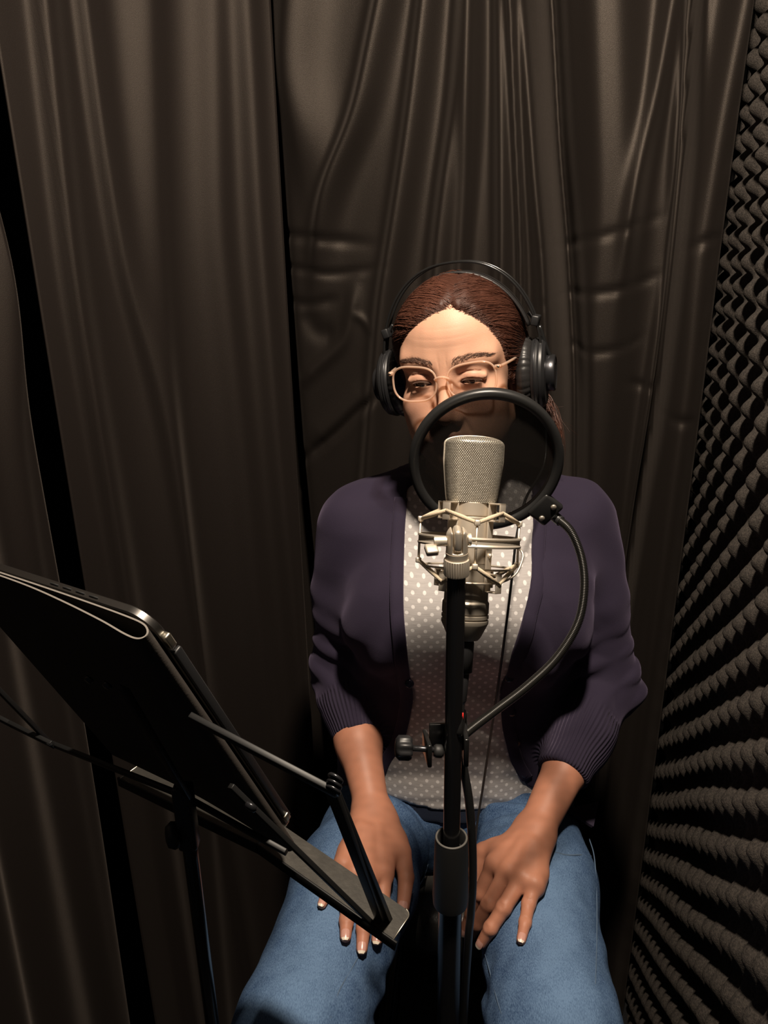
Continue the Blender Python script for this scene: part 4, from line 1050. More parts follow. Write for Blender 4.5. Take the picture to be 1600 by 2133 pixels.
M_BLK = mat('black_plastic', (.014, .014, .015), 0.42, spec=0.5)
M_LEA = mat('black_leatherette', (.018, .017, .017), 0.40, spec=0.5); noise_bump(M_LEA, 500, .25, .0006)
M_ROD = mat('black_rod', (.012, .012, .012), 0.22, spec=0.6)
M_SAT = mat('dark_satin_metal', (.06, .06, .065), 0.30, 0.8)
hpn = thing('headphones', H((0, 0, -.06)), 'black over-ear studio headphones with thin double headband rods on the seated woman', 'headphones')
for s in (-1, 1):
    cc = V3((s * (.0690 if s > 0 else .0725), .010, -.014)); axs = V3((s * 1.0, .10 * 0 + .03, -.04))
    hx = HR @ axs
    def lat(prof, mod=None, segs=72, sc=1.10):
        v, f = lathe(prof, (0, 0, 0), axs, segs, True, mod)
        d = axs / np.linalg.norm(axs); v = v.copy(); v[:, 2] *= sc; return H(v + cc), f
    wr_ = lambda a, i: 1 + (.030 if 1 < i < 9 else 0) * (-np.abs(np.sin(17 * a + .35 * np.sin(5 * a) + .10 * i)) ** 6 * (.55 + .45 * np.sin(7 * a + 2)) + .1)
    v, f = lat([(.024, .000), (.034, .0005), (.0385, .003), (.0408, .006), (.0418, .009), (.0414, .012), (.0400, .015), (.0375, .018), (.034, .0195), (.024, .0195)], wr_, 180)
    mesh_obj('ear_pad', v, f, M_LEA, hpn)
    v, f = lat([(.020, .018), (.0385, .0185), (.0395, .021), (.0395, .0255), (.0380, .0275), (.0385, .028), (.0380, .031), (.0345, .0345), (.020, .0350)])
    co = mesh_obj('ear_cup', v, f, M_BLK, hpn); co.data.set_sharp_from_angle(angle=math.radians(35))
    v, f = lat([(.0396, .0212), (.0402, .0216), (.0402, .0224), (.0396, .0228)], None, 72); mesh_obj('trim_ring', v, f, M_SAT, co)
    v, f = lat([(.018, .034), (.0220, .0345), (.0225, .036), (.0225, .0435), (.0215, .045), (.0195, .0455), (.0190, .0448), (.0002, .0448)], None, 48, 1.0)
    do = mesh_obj('hub_disc', v, f, M_SAT, co); do.data.set_sharp_from_angle(angle=math.radians(35))
for dy in (-.0065, .0065):      # twin spring rods over the head
    A = []
    for t in np.linspace(0, PI, 60):
        w = math.sin(t); x = .1010 * math.copysign(abs(math.cos(t)) ** .86, math.cos(t)); A.append(V3((x, .004 + dy * (1 + .35 * w), .002 + .1250 * w ** .95)))
    A = [V3((.1120, .010 + dy, -.012))] + A + [V3((-.1120, .010 + dy, -.012))]
    MB().tube(H(A), .0016, 8).build('headband_rod', M_ROD, hpn)
A = []; N = 44                    # padded inner strap
for t in np.linspace(.32, PI - .32, N): A.append((.0905 * math.cos(t), .004, .012 + .1030 * math.sin(t)))
v = []; f = []
for (x, y, z), t in zip(A, np.linspace(.32, PI - .32, N)):
    nx, nz = math.cos(t) / .0905, math.sin(t) / .1035; l = math.hypot(nx, nz); nx, nz = nx / l, nz / l; w = .0075 + .0085 * math.sin(t) ** 2
    for (a, b) in ((-1, 0), (-.9, .0016), (0, .0022), (.9, .0016), (1, 0), (.9, -.0012), (-.9, -.0012)):
        v.append((x + nx * b, y + a * w, z + nz * b))
k = 7
for i in range(N - 1):
    for j in range(k): f.append((i * k + j, i * k + (j + 1) % k, (i + 1) * k + (j + 1) % k, (i + 1) * k + j))
f += [tuple(range(k))[::-1], tuple((N - 1) * k + j for j in range(k))]
mesh_obj('headband', H(np.array(v)), f, M_LEA, hpn)
for s in (-1, 1):
    MB().box(H((s * .0945, .004, .050)), (.0090, .0215, .0120), HR @ rot(0, 0, s * .25), .0015).build('slider_block', M_BLK, hpn)
    MB().tube(H(spline([(s * .0930, .004, .048), (s * .0905, .004, .054), (s * .0860, .004, .060)], 4)), .0022, 6).build('strap_end', M_BLK, hpn)
    MB().tube(H(spline([(s * .0980, .006, .043), (s * .105, .008, .016), (s * .1130, .010, -.006)], 6)), .0026, 8).build('yoke', M_ROD, hpn)
M_CABLE = mat('black_cable', (.012, .012, .012), .4)
cab = [H((.098, .02, -.055)), atY(1135, 960, .93), atY(1095, 1040, .865), atY(1076, 1120, .838), atY(1068, 1190, .832), atY(1056, 1290, .832), atY(1040, 1410, .845), atY(1021, 1540, .852), atY(1006, 1640, .845), atY(992, 1735, .82), atY(986, 1850, .775), V3((.10, .74, .40)), V3((.105, .72, -.10)), V3((.14, .74, FZ + .004)), V3((.30, .60, FZ + .004))]
MB().tube(spline(cab, 10), .0016, 8).build('cable', M_CABLE, hpn)
# ================================================================== microphone, shock mount, stand, pop filter
M_STEEL = mat('satin_nickel', (.74, .66, .55), 0.46, 0.72); noise_bump(M_STEEL, 900, .05, .0004)
M_STEEL_D = mat('dark_nickel', (.46, .41, .34), 0.46, 0.75)
M_CORD = mat('beige_elastic', (.56, .46, .33), 0.75)
def cord_mat():
    m = M_CORD; n, b = noise_bump(m, 900, .6, .0005)
cord_mat()
M_GRILLE = mat('woven_grille', (.6, .52, .40), 0.38, 0.62)
def grille():
    m = M_GRILLE; au, av = nd(m, 'ShaderNodeAttribute'), nd(m, 'ShaderNodeAttribute'); au.attribute_name = 'gu'; av.attribute_name = 'gv'
    c = nd(m, 'ShaderNodeCombineXYZ'); lk(m, au.outputs['Fac'], c.inputs[0]); lk(m, av.outputs['Fac'], c.inputs[1])
    b = nd(m, 'ShaderNodeTexBrick'); lk(m, c.outputs[0], b.inputs['Vector'])
    b.inputs['Scale'].default_value = 1.0; b.inputs['Brick Width'].default_value = 1.75; b.inputs['Row Height'].default_value = 1.30; b.inputs['Mortar Size'].default_value = .34; b.inputs['Mortar Smooth'].default_value = .7
    b.inputs['Color1'].default_value = (.95, .88, .74, 1); b.inputs['Color2'].default_value = (.74, .67, .55, 1); b.inputs['Mortar'].default_value = (.020, .016, .012, 1)
    lk(m, b.outputs['Color'], bsdf(m).inputs['Base Color'])
    bp = nd(m, 'ShaderNodeBump'); bp.invert = True; bp.inputs['Strength'].default_value = 1.0; bp.inputs['Distance'].default_value = .0007; lk(m, b.outputs['Fac'], bp.inputs['Height']); lk(m, bp.outputs[0], bsdf(m).inputs['Normal'])
grille()
MB0, MT0 = atY(966, 1332, .611), atY(989, 909, .670)
AX = MT0 - MB0; ML = np.linalg.norm(AX); AX /= ML
mx_ = np.cross(AX, V3((0, 1, 0))); mx_ = -mx_ / np.linalg.norm(mx_); mx_ = mx_ if mx_[0] > 0 else -mx_; my_ = np.cross(AX, mx_)   # right, back
def MP(x, y, h): return MB0 + mx_ * x + my_ * y + AX * h
mic = thing('microphone', MB0, 'silver large-diaphragm studio microphone with woven grille, upright in the shock mount', 'microphone')
hs = ML / .195
o = MB().lathe([(.0075, 0), (.0130, .0005), (.0150, .003), (.0205, .0145), (.0212, .016), (.0212, .0185), (.0204, .0190), (.0204, .0200), (.0212, .0205), (.0212, .0230), (.0204, .0235), (.0204, .0245), (.0210, .0250), (.0210, .034), (.0198, .036), (.0196, .070)], MB0, AX, 48).build('lower_body', M_STEEL_D, mic, sharp=30)
MB().lathe([(.0190, .069), (.0199, .070), (.0201, .072), (.0201, .118 * hs), (.0196, .1185 * hs), (.0196, .1193 * hs), (.0203, .1198 * hs), (.0208, .1315 * hs), (.0190, .1325 * hs)], MB0, AX, 48).build('body', M_STEEL, mic, sharp=30)
# grille loft
v = []; gu = []; gv = []; nseg = 96; rows = []
for h in np.linspace(.1315, .1865, 40): rows.append((h, .0215 + (.0262 - .0215) * min(1, (h - .1315) / .040) ** .8, .0200 + .0015 * (h - .1315) / .055))
for t in np.linspace(0, 1, 12)[1:]:
    a = t * PI / 2; rows.append((.1865 + .0085 * math.sin(a), .0262 - .0262 * (1 - math.cos(a)) ** 1.2 * .999, .0215 - .0215 * (1 - math.cos(a)) ** 1.2 * .999))
per = 0; hacc = 0
for i, (h, rx, ry) in enumerate(rows):
    if i: hacc += math.hypot((rows[i][0] - rows[i - 1][0]) * hs, rows[i][2] - rows[i - 1][2])
    for j in range(nseg + 1):
        a = 2 * PI * j / nseg; x, y = math.cos(a), math.sin(a); r = (abs(x) ** 2.9 + abs(y) ** 2.9) ** (-1 / 2.9)
        dome = .0022 * (1 - (x * r) ** 2) if h > .187 else 0
        v.append(MP(rx * r * x, ry * r * y, h * hs)); gu.append(a / (2 * PI) * 150); gv.append(hacc * 1000)
f = [(i * (nseg + 1) + j, i * (nseg + 1) + j + 1, (i + 1) * (nseg + 1) + j + 1, (i + 1) * (nseg + 1) + j) for i in range(len(rows) - 1) for j in range(nseg)]
mesh_obj('grille', v, f, M_GRILLE, mic, attrs={'gu': gu, 'gv': gv})
band = [MP(s * rx * 1.012, 0, h * hs) for s in (1,) for h, rx, ry in rows] + [MP(-rx * 1.012, 0, h * hs) for h, rx, ry in rows[::-1]]
MB().tube(band, .0009, 6).build('grille_band', M_STEEL, mic)
MB().lathe([(.0070, -.030), (.0092, -.029), (.0096, -.002), (.0085, .001)], MB0, AX, 24).build('connector', M_BLK, mic)
MB().lathe([(.0042, -.058), (.0055, -.055), (.0068, -.030), (.0060, -.028)], MB0, AX, 20).build('cable_boot', M_BLK, mic)

# ---- shock mount
HRG = .0955 * hs
sm = thing('shock_mount', MP(0, 0, HRG - .04), 'nickel cage shock mount with beige elastic cords around the microphone', 'shock mount')
RG = .0445
def ringpt(a, r, dh): return MP(r * math.cos(a), r * math.sin(a), HRG + dh)
prof = [(RG - .0008, -.0045), (RG + .0014, -.0045), (RG + .0018, -.003), (RG + .0006, -.0015), (RG + .0006, .0015), (RG + .0018, .003), (RG + .0014, .0045), (RG - .0008, .0045), (RG - .0008, -.0045)]
sq = lambda a, i: 1.0 + .035 * np.cos(4 * a) * 0
MB().lathe(prof, MP(0, 0, HRG), AX, 64, False, sq).build('ring', M_STEEL, sm, sharp=30)
POST = [0, PI / 2, PI, 3 * PI / 2]              # right, back, left, front (front towards the camera)
for a in POST:
    MB().tube([ringpt(a, RG, -.020), ringpt(a, RG, .017)], .0011, 8).build('post', M_STEEL, sm)
    for dh in (-.020, .017): MB().box(ringpt(a, RG, dh), (.0050, .0050, .0050), basis(mx_, my_, AX), .001).build('cord_stop', M_STEEL, sm)
CL = [PI / 4, 3 * PI / 4, 5 * PI / 4, 7 * PI / 4]
def sqloop(c, a, w=.0058, hgt=.0075):
    """small square loop standing out from the mic"""
    er = mx_ * math.cos(a) + my_ * math.sin(a)
    return [c + er * 0 - AX * hgt, c + er * 2 * w - AX * hgt, c + er * 2 * w + AX * hgt, c + AX * hgt]
for a in CL:
    r0 = .0222; et = -mx_ * math.sin(a) + my_ * math.cos(a); er = mx_ * math.cos(a) + my_ * math.sin(a)
    m_ = MB(); lo, hi = HRG - .040, HRG + .030
    m_.box(MP(r0 * math.cos(a), r0 * math.sin(a), (lo + hi) / 2), (.0016, .0078, hi - lo), basis(er, et, AX), .0004)
    m_.build('clip_bar', M_STEEL, sm)
    for hh, nm in ((hi - .004, 'upper_loop'), (lo + .004, 'lower_loop')):
        c = MP((r0 + .0005) * math.cos(a), (r0 + .0005) * math.sin(a), hh); P = sqloop(c, a)
        lo_ = MB()
        for q in range(4):
            p, p2 = np.array(P[q]), np.array(P[(q + 1) % 4]); d = p2 - p; L = np.linalg.norm(d)
            lo_.box((p + p2) / 2, (.0014, .0080, L + .0014), basis(np.cross(et, d / L), et, d / L), .0003)
        lo_.build(nm, M_STEEL, sm)
    MB().ball(MP((r0 + .0014) * math.cos(a), (r0 + .0014) * math.sin(a), HRG - .012), .0022, 10).build('rivet', M_STEEL, sm)
def loop_tip(a, hh): return MP((.0222 + .0125) * math.cos(a), (.0222 + .0125) * math.sin(a), hh)
for i, a in enumerate(CL):
    for b in (POST[i], POST[(i + 1) % 4]):
        for hh, pd, sg in ((HRG + .026, .017, 1), (HRG - .036, -.020, -1)):
            p0, p1 = loop_tip(a, hh), ringpt(b, RG, pd); md = (p0 + p1) / 2 + er * 0
            MB().tube([p0, md, p1], [.0016, .0021, .0017], 8).build('elastic_cord', M_CORD, sm)
w1 = [ringpt(t, .034 + .006 * math.cos(2 * t), -.024) for t in np.linspace(0, 2 * PI, 40, endpoint=False)]
MB().tube(w1, .0011, 6, True).build('wire_ring', M_STEEL, sm)
w2 = [ringpt(t, .028, -.036) for t in np.linspace(.5, 2 * PI - .5, 34)]
w2 = w2 + [ringpt(-.35, .036, -.033), ringpt(-.18, .044, -.026), ringpt(-.05, .049, -.012), ringpt(.05, .047, -.006)]
MB().tube(spline(w2, 3), .0011, 6).build('wire_ring', M_STEEL, sm)

# ---- microphone stand
PX = atY(949, 1300, .588); PX = V3((PX[0], .588, 0)); PF = V3((PX[0], .588, FZ))
M_POLE = mat('gloss_black_tube', (.010, .010, .011), .22, spec=.5)
M_RUB = mat('black_rubber', (.016, .016, .016), .55)
ms = thing('microphone_stand', PF, 'black upright microphone stand with rubber clutch, holding the microphone', 'stand')
zt = atY(949, 1196, .588)[2]; zk = atY(951, 1164, .588)[2]; zc1 = atY(935, 1745, .588)[2]; zc0 = atY(935, 1905, .575)[2]
def up(z): return V3((PX[0], PX[1], z))
MB().lathe([(.0078, zc1 - .10), (.0080, zc1), (.0080, zt)], PX, (0, 0, 1), 28).build('pole', M_POLE, ms, sharp=40)
MB().lathe([(.0115, FZ + .012), (.0120, FZ + .02), (.0120, zc0 + .01)], PX, (0, 0, 1), 28).build('lower_tube', M_POLE, ms, sharp=40)
MB().lathe([(.0125, zc0), (.0172, zc0 + .002), (.0178, zc0 + .012), (.0160, zc1 - .004), (.0156, zc1), (.0134, zc1 + .0008), (.0120, zc1 - .002), (.0112, zc1 - .014), (.0082, zc1 - .016)], PX, (0, 0, 1), 40, False).build('clutch', M_RUB, ms, sharp=40)
MB().tube([PX + V3((.0146 * math.cos(t), .0146 * math.sin(t), zc1 + .0004)) for t in np.linspace(0, 2 * PI, 40, endpoint=False)], .0011, 6, True).build('clutch_rim', mat('worn_rim', (.10, .095, .085), .5), ms)
kn = lambda a, i: 1 + (.028 * np.sign(np.sin(30 * a)) if 0 < i < 4 else 0)
MB().lathe([(.0088, zt - .001), (.0104, zt), (.0106, zt + .001), (.0106, zk - .001), (.0104, zk), (.0085, zk + .0006)], PX, (0, 0, 1), 180, True, kn).build('knurled_collar', M_STEEL, ms, sharp=30)
MB().lathe([(.0092, zk), (.0094, zk + .006)], PX, (0, 0, 1), 32).build('swivel_neck', M_STEEL, ms, sharp=30)
zs = zk + .017
def cyl(X, Y, Z): return np.maximum(np.sqrt((X - PX[0]) ** 2 + (Y - PX[1]) ** 2) - .0091, np.maximum(zk + .004 - Z, Z - (zk + .027)))
fk = Solid().add((cyl, up(zk) - .012, up(zk) + V3((.012, .012, .03))), 0)
fk.sub((lambda X, Y, Z: np.maximum(np.abs(X - PX[0]) - .0041, zk + .0075 - Z) + 0 * Y, up(zk + .0075) - .02, up(zk + .05) + .02), .001)
fk.sub((lambda X, Y, Z: (zk + .0265 - .8 * np.clip(np.abs(X - PX[0]) - .0052, 0, 1) - Z) * .8 + 0 * Y, up(zk + .02) - .02, up(zk + .04) + .02), .002)
V, Q = fk.mesh(up(zk) + V3((-.012, -.012, 0)), up(zk) + V3((.012, .012, .032)), .0006); mesh_obj('fork', V, Q, M_STEEL, ms)
MB().box(up(zk + .0185) + V3((0, -.0012, 0)), (.0068, .0172, .0195), None, .0032, 3).build('swivel_tongue', M_STEEL, ms, sharp=40)
MB().lathe([(.0001, .0088), (.0048, .0088), (.0052, .0095), (.0052, .0115), (.0030, .012), (.0001, .0112)], up(zs), (1, 0, 0), 24).build('pivot_screw', M_STEEL, ms, sharp=40)
MB().tube([up(zs - .001) + V3((-.0085, 0, 0)), up(zs - .001) + V3((-.019, 0, 0))], .0042, 14).build('wing_shaft', M_STEEL, ms, sharp=40)
MB().box(up(zs - .006) + V3((-.0215, -.006, 0)), (.0105, .0110, .0055), rot(0.2, 0.35, 0), .0015).build('wing_lever', M_STEEL, ms)
pr = atY(963, 1495, .5865); MB().box(V3((PX[0] + .0079, PX[1] - .0012, pr[2])), (.0010, .0030, .0105)).build('red_mark', mat('red_tape', (.75, .02, .015), .5), ms)
MB().lathe([(.020, 0), (.125, .001), (.128, .006), (.118, .014), (.03, .024), (.013, .03)], PF, (0, 0, 1), 48).build('round_base', M_RUB, ms, sharp=40)
# mic cable down the stand
mc = thing('microphone_cable', PF + V3((.02, .03, 0)), 'thick black cable running from the microphone down beside the stand', 'cable')
cpts = [MP(0, 0, -.056), MP(0.0, 0.001, -.085), up(.98) + V3((.010, .022, 0)), up(.93) + V3((.0125, .020, 0)), atY(964, 1590, .604), atY(976, 1660, .600), atY(983, 1740, .598), atY(985, 1830, .597), atY(981, 1900, .596), atY(975, 1970, .594), up(.55) + V3((.018, .012, 0)), up(.2) + V3((.02, .014, 0)), up(-.1) + V3((.02, .016, 0)), up(FZ + .06) + V3((.03, .035, 0)), V3((.19, .62, FZ + .008)), V3((.27, .42, FZ + .006))]
MB().tube(spline(cpts, 10), .0042, 10).build('cable_run', M_CABLE, mc)

# ---- pop filter
M_RING = mat('matte_black_ring', (.017, .017, .017), .38, spec=.5)
M_NYLON = mat('black_nylon_mesh', (.008, .0065, .0055), .7, spec=.2)
def nylon():
    m = M_NYLON; mx, t = see_through(m, .5); tc = nd(m, 'ShaderNodeTexCoord')
    n = nd(m, 'ShaderNodeTexNoise'); n.inputs['Scale'].default_value = 30; lk(m, tc.outputs['Object'], n.inputs['Vector'])
    w = []
    for ang in (.2, 1.75):
        mp = nd(m, 'ShaderNodeMapping'); mp.inputs['Rotation'].default_value = (0, ang, 0); lk(m, tc.outputs['Object'], mp.inputs[0])
        wv = nd(m, 'ShaderNodeTexWave'); wv.inputs['Scale'].default_value = 330; wv.inputs['Distortion'].default_value = 1.2; wv.inputs['Detail'].default_value = 1; wv.inputs['Detail Scale'].default_value = .02
        lk(m, mp.outputs[0], wv.inputs['Vector']); w.append(wv)
    mu = nd(m, 'ShaderNodeMath', operation='MULTIPLY'); lk(m, w[0].outputs['Fac'], mu.inputs[0]); lk(m, w[1].outputs['Fac'], mu.inputs[1])
    mr = nd(m, 'ShaderNodeMapRange'); mr.inputs['To Min'].default_value = .18; mr.inputs['To Max'].default_value = .52; lk(m, mu.outputs[0], mr.inputs['Value']); lk(m, mr.outputs[0], mx.inputs[0])
nylon()
PC = atT(1012, 962, .775)
pn = V3((-.03, -math.cos(.16), -math.sin(.16))); pn /= np.linalg.norm(pn); px_ = np.cross(V3((0, 0, 1)), pn); px_ = -px_ / np.linalg.norm(px_); px_ = px_ if px_[0] > 0 else -px_; pz_ = np.cross(px_, pn); pz_ = pz_ if pz_[2] > 0 else -pz_
pf = thing('pop_filter', PC - pz_ * .08, 'round black mesh pop filter on a gooseneck between the microphone and her face', 'pop filter')
def PP(a, r, d=0): return PC + px_ * r * math.cos(a) + pz_ * r * math.sin(a) + pn * d
RO = .0765
MB().lathe([(RO - .0088, -.0055), (RO - .002, -.0060), (RO + .0008, -.0045), (RO + .0012, 0), (RO + .0008, .0045), (RO - .002, .0062), (RO - .0068, .0055), (RO - .0088, .0035), (RO - .0094, 0), (RO - .0088, -.0055)], PC, pn, 96, False).build('ring', M_RING, pf)
for d in (-.0030, .0020):
    v, f = lathe([(.0005, d), (.02, d), (.04, d), (.06, d), (RO - .005, d)], PC, pn, 64, False); mesh_obj('mesh_screen', v, f, M_NYLON, pf)
ab = math.radians(-40); bc = PP(ab, RO + .006, .003); er_ = px_ * math.cos(ab) + pz_ * math.sin(ab); et_ = -px_ * math.sin(ab) + pz_ * math.cos(ab)
bo = MB().box(bc, (.026, .030, .009), basis(er_, et_, pn), .0035, 3).build('bracket', M_RING, pf)
for k in (-.0085, .0085):
    MB().lathe([(.0001, .0062), (.0024, .0062), (.0030, .0052), (.0030, .004)], bc + et_ * k + er_ * (.003), pn, 16).build('screw', M_STEEL_D, bo)
gp = [bc + er_ * .010, bc + er_ * .018, atY(1190, 1108, .735), atY(1212, 1165, .722), atY(1217, 1230, .708), atY(1203, 1300, .694), atY(1160, 1370, .676), atY(1100, 1428, .655), atY(1035, 1478, .634), atY(985, 1516, .616), atY(962, 1535, .606)]
G = spline(gp, 60); k = len(G); seg = np.concatenate([[0], np.cumsum(np.linalg.norm(np.diff(G, axis=0), axis=1))])
m_ = np.linspace(0, seg[-1], 560); G = np.stack([np.interp(m_, seg, G[:, i]) for i in range(3)], 1)
v, f = tube(G, np.where(np.arange(560) % 3 == 0, .0036, .0046), 10); mesh_obj('gooseneck', v, f, mat('black_flex_metal', (.022, .021, .019), .32, .5), pf)
MB().tube(G[:26], .0056, 14).build('gooseneck_sleeve', M_RING, pf)
cz = atY(950, 1568, .588)[2]
cl_ = MB(); cl_.box(V3((PX[0] + .0115, PX[1] + .006, cz + .004)), (.0045, .026, .030), None, .001); cl_.box(V3((PX[0] - .004, PX[1] + .0185, cz + .004)), (.034, .0040, .030), None, .001)
cl_.box(V3((PX[0] - .0235, PX[1] + .006, cz + .001)), (.0040, .026, .024), rot(.15, 0, 0), .001); cl_.build('clamp', M_ROD, pf)
MB().tube([V3((PX[0] - .0088, PX[1] + .004, cz)), V3((PX[0] - .040, PX[1] + .000, cz + .006))], .0028, 10).build('clamp_screw', M_SAT, pf)
MB().lathe([(.0050, -.003), (.0062, -.001), (.0062, .004), (.004, .006)], V3((PX[0] - .0145, PX[1] + .003, cz)), (1, 0, -.1), 16).build('clamp_pad', M_RUB, pf)
kb_ = lambda a, i: 1 + (.09 * np.cos(8 * a) if 0 < i < 4 else 0)
MB().lathe([(.004, 0), (.0095, .0005), (.0105, .003), (.0105, .012), (.0085, .0145), (.004, .015)], V3((PX[0] - .038, PX[1] + .000, cz + .006)), (-1, -.1, .12), 48, True, kb_).build('clamp_knob', M_BLK, pf)
# ================================================================== stool, music stand, tablet
M_SEAT = mat('black_leather', (.055, .052, .047), .36, spec=.5); noise_bump(M_SEAT, 160, .5, .0012, 5)
stool = thing('stool', (.11, 1.02, FZ), 'round black leather stool the woman sits on', 'stool')
MB().lathe([(.01, SEAT_Z - .075), (.17, SEAT_Z - .075), (.194, SEAT_Z - .066), (.203, SEAT_Z - .045), (.203, SEAT_Z - .028), (.194, SEAT_Z - .008), (.176, SEAT_Z), (.01, SEAT_Z)], (.11, 1.02, 0), (0, 0, 1), 72).build('seat', M_SEAT, stool)
for i in range(4):
    a = PI / 4 + i * PI / 2; MB().tube([(.11 + .12 * math.cos(a), 1.02 + .12 * math.sin(a), SEAT_Z - .07), (.11 + .24 * math.cos(a), 1.02 + .24 * math.sin(a), FZ)], .012, 12).build('leg', M_POLE, stool)
MB().tube([(.11 + .262 * math.cos(t), 1.02 + .262 * math.sin(t), -.008) for t in np.linspace(0, 2 * PI, 48, endpoint=False)], .008, 8, True).build('foot_ring', M_POLE, stool)

# ---- desk plane of the music stand
LA = math.radians(58.7); DL = V3((-math.sin(LA), math.cos(LA), 0)); DN = V3((math.cos(LA), math.sin(LA), 0)); TAU = math.radians(25)
DE = V3((0, 0, 1)) * math.cos(TAU) - DN * math.sin(TAU); DF = DN * math.cos(TAU) + V3((0, 0, 1)) * math.sin(TAU)     # up the desk; out of it, to the reader
D0 = atT(612, 1742, .645)
def desk(px, py, off=0.0):
    """where the pixel's ray meets the desk plane (off < 0: on the camera's side)"""
    d = ray(px, py); t = ((D0 + DF * off - CAM) @ DF) / (d @ DF); return CAM + d * t
M_BAR = mat('black_painted_steel', (.010, .010, .010), .45, spec=.28)
M_LEDGE = mat('worn_grey_ledge', (.070, .066, .058), .42, .55); col_noise(M_LEDGE, (.060, .057, .051), (.080, .075, .066), 60, 5, (1, 1, 1)); noise_bump(M_LEDGE, 250, .25, .0006)
M_EDGE = mat('bare_edge', (.62, .58, .48), .35, 1.0)
OB = -.020
pole_top = desk(386, 1688, OB - .012)
mst = thing('music_stand', (pole_top[0], pole_top[1], FZ), 'black folding music stand holding the tablet at the left', 'music stand')
def bar(name, pts, w=.0075, th=.0040, parent=mst, m=M_BAR, nrm=None):
    P = [np.asarray(p) for p in pts]; b = MB()
    for a, c in zip(P[:-1], P[1:]):
        d = c - a; L = np.linalg.norm(d); d /= L; n_ = (DF if nrm is None else nrm); n_ = n_ - d * (n_ @ d); n_ /= np.linalg.norm(n_)
        b.box((a + c) / 2, (w, th, L + w * .8), basis(np.cross(n_, d), n_, d), .0006)
    return b.build(name, m, parent)
bar('desk_arm', [desk(405, 1497, OB), desk(693, 1648, OB)], .0075)
bar('desk_arm', [desk(690, 1645, OB + .003), desk(806, 1952, OB + .003)], .0085)
bar('desk_arm', [desk(700, 1652, OB + .0065), desk(815, 1928, OB + .0065)], .0060)
for d in (0, .0026, .0052): MB().lathe([(.0001, -.0010), (.0048, -.0010), (.0052, 0), (.0048, .0010), (.0001, .0010)], desk(694, 1646, OB) + DE * d * .9 + DF * d, DF, 20).build('hinge_bolt', M_SAT, mst)
bar('desk_arm', [desk(484, 1640, OB - .003), desk(800, 1948, OB - .003)], .0050)
MB().lathe([(.0001, .004), (.0040, .0035), (.0048, .0015), (.0048, 0)], desk(525, 1677, OB - .004), -DF, 18).build('rivet', M_SAT, mst)
bar('desk_arm', [desk(-60, 1378, OB), desk(105, 1548, OB)], .0070)
bar('desk_arm', [desk(-40, 1476, OB - .004), desk(22, 1508, OB - .004), desk(105, 1549, OB - .004)], .0095)
bar('desk_arm', [desk(105, 1548, OB - .002), desk(388, 1660, OB - .002), desk(590, 1772, OB - .002)], .0075)
bar('desk_arm', [desk(388, 1655, OB - .006), desk(260, 1440, OB - .006)], .0080)
for q in ((105, 1548), (188, 1413), (226, 1425)): MB().lathe([(.0001, .003), (.0028, .0028), (.0032, .001), (.0032, 0)], desk(*q, OB - .004), -DF, 14).build('rivet', M_SAT, mst)
# ledge: pressed plate with a rounded end
e0 = desk(600, 1757); d_ = ray(838, 1930); e1 = CAM + d_ * (((e0 - CAM) @ DN) / (d_ @ DN))
W2 = .0150
def wing(a, b):
    d = b - a; L = np.linalg.norm(d); d /= L; w = DN; nz = np.cross(d, w); nz = nz if nz[2] > 0 else -nz
    out = [(0, -W2), (L, -W2)] + [(L - .006 + .006 * math.sin(t), W2 - .006 + .006 * math.cos(t)) for t in np.linspace(PI / 2, 0, 7)] + [(0, W2)]
    v = [a + d * p + w * q + nz * z for z in (-.0009, .0009) for p, q in out]; n = len(out)
    f = [tuple(range(n))[::-1], tuple(range(n, 2 * n))] + [(i, (i + 1) % n, n + (i + 1) % n, n + i) for i in range(n)]
    lo_ = mesh_obj('ledge', v, f, M_LEDGE, mst, False)
    MB().tube([a + d * p + w * q + nz * .0008 for p, q in out[1:9]], .0007, 6).build('ledge_rim', M_EDGE, lo_)
    bar('ledge_back', [a - w * W2 - nz * .004, b - w * W2 - nz * .004], .0100, .0022, mst, M_BAR, DN)
wing(e0 + DL * .02, e1); wing(e0 + DL * .022, e0 + DL * .195)
# pole and tripod
pb = V3((pole_top[0], pole_top[1], 0)); zp = pole_top[2]
MB().lathe([(.0060, .45), (.0062, zp - .05), (.0062, zp - .012)], pb, (0, 0, 1), 20).build('pole', M_POLE, mst)
MB().lathe([(.0085, FZ + .06), (.0088, .47)], pb, (0, 0, 1), 20).build('outer_tube', M_POLE, mst)
MB().box(pb + V3((0, 0, zp - .006)), (.016, .014, .062), None, .003).build('desk_bracket', M_BLK, mst)
MB().lathe([(.003, 0), (.010, .001), (.011, .005), (.008, .010), (.003, .011)], pb + V3((-.0065, -.003, zp - .022)), (-1, -.4, 0), 24, True, lambda a, i: 1 + .12 * np.cos(3 * a)).build('wing_nut', M_BLK, mst)
MB().lathe([(.0090, .455), (.0130, .458), (.0130, .485), (.0095, .490)], pb, (0, 0, 1), 20).build('height_collar', M_BLK, mst)
MB().lathe([(.003, 0), (.009, .001), (.010, .006), (.008, .012), (.003, .013)], pb + V3((.013, 0, .475)), (1, -.3, .1), 24, True, lambda a, i: 1 + .15 * np.cos(5 * a)).build('collar_knob', M_BLK, mst)
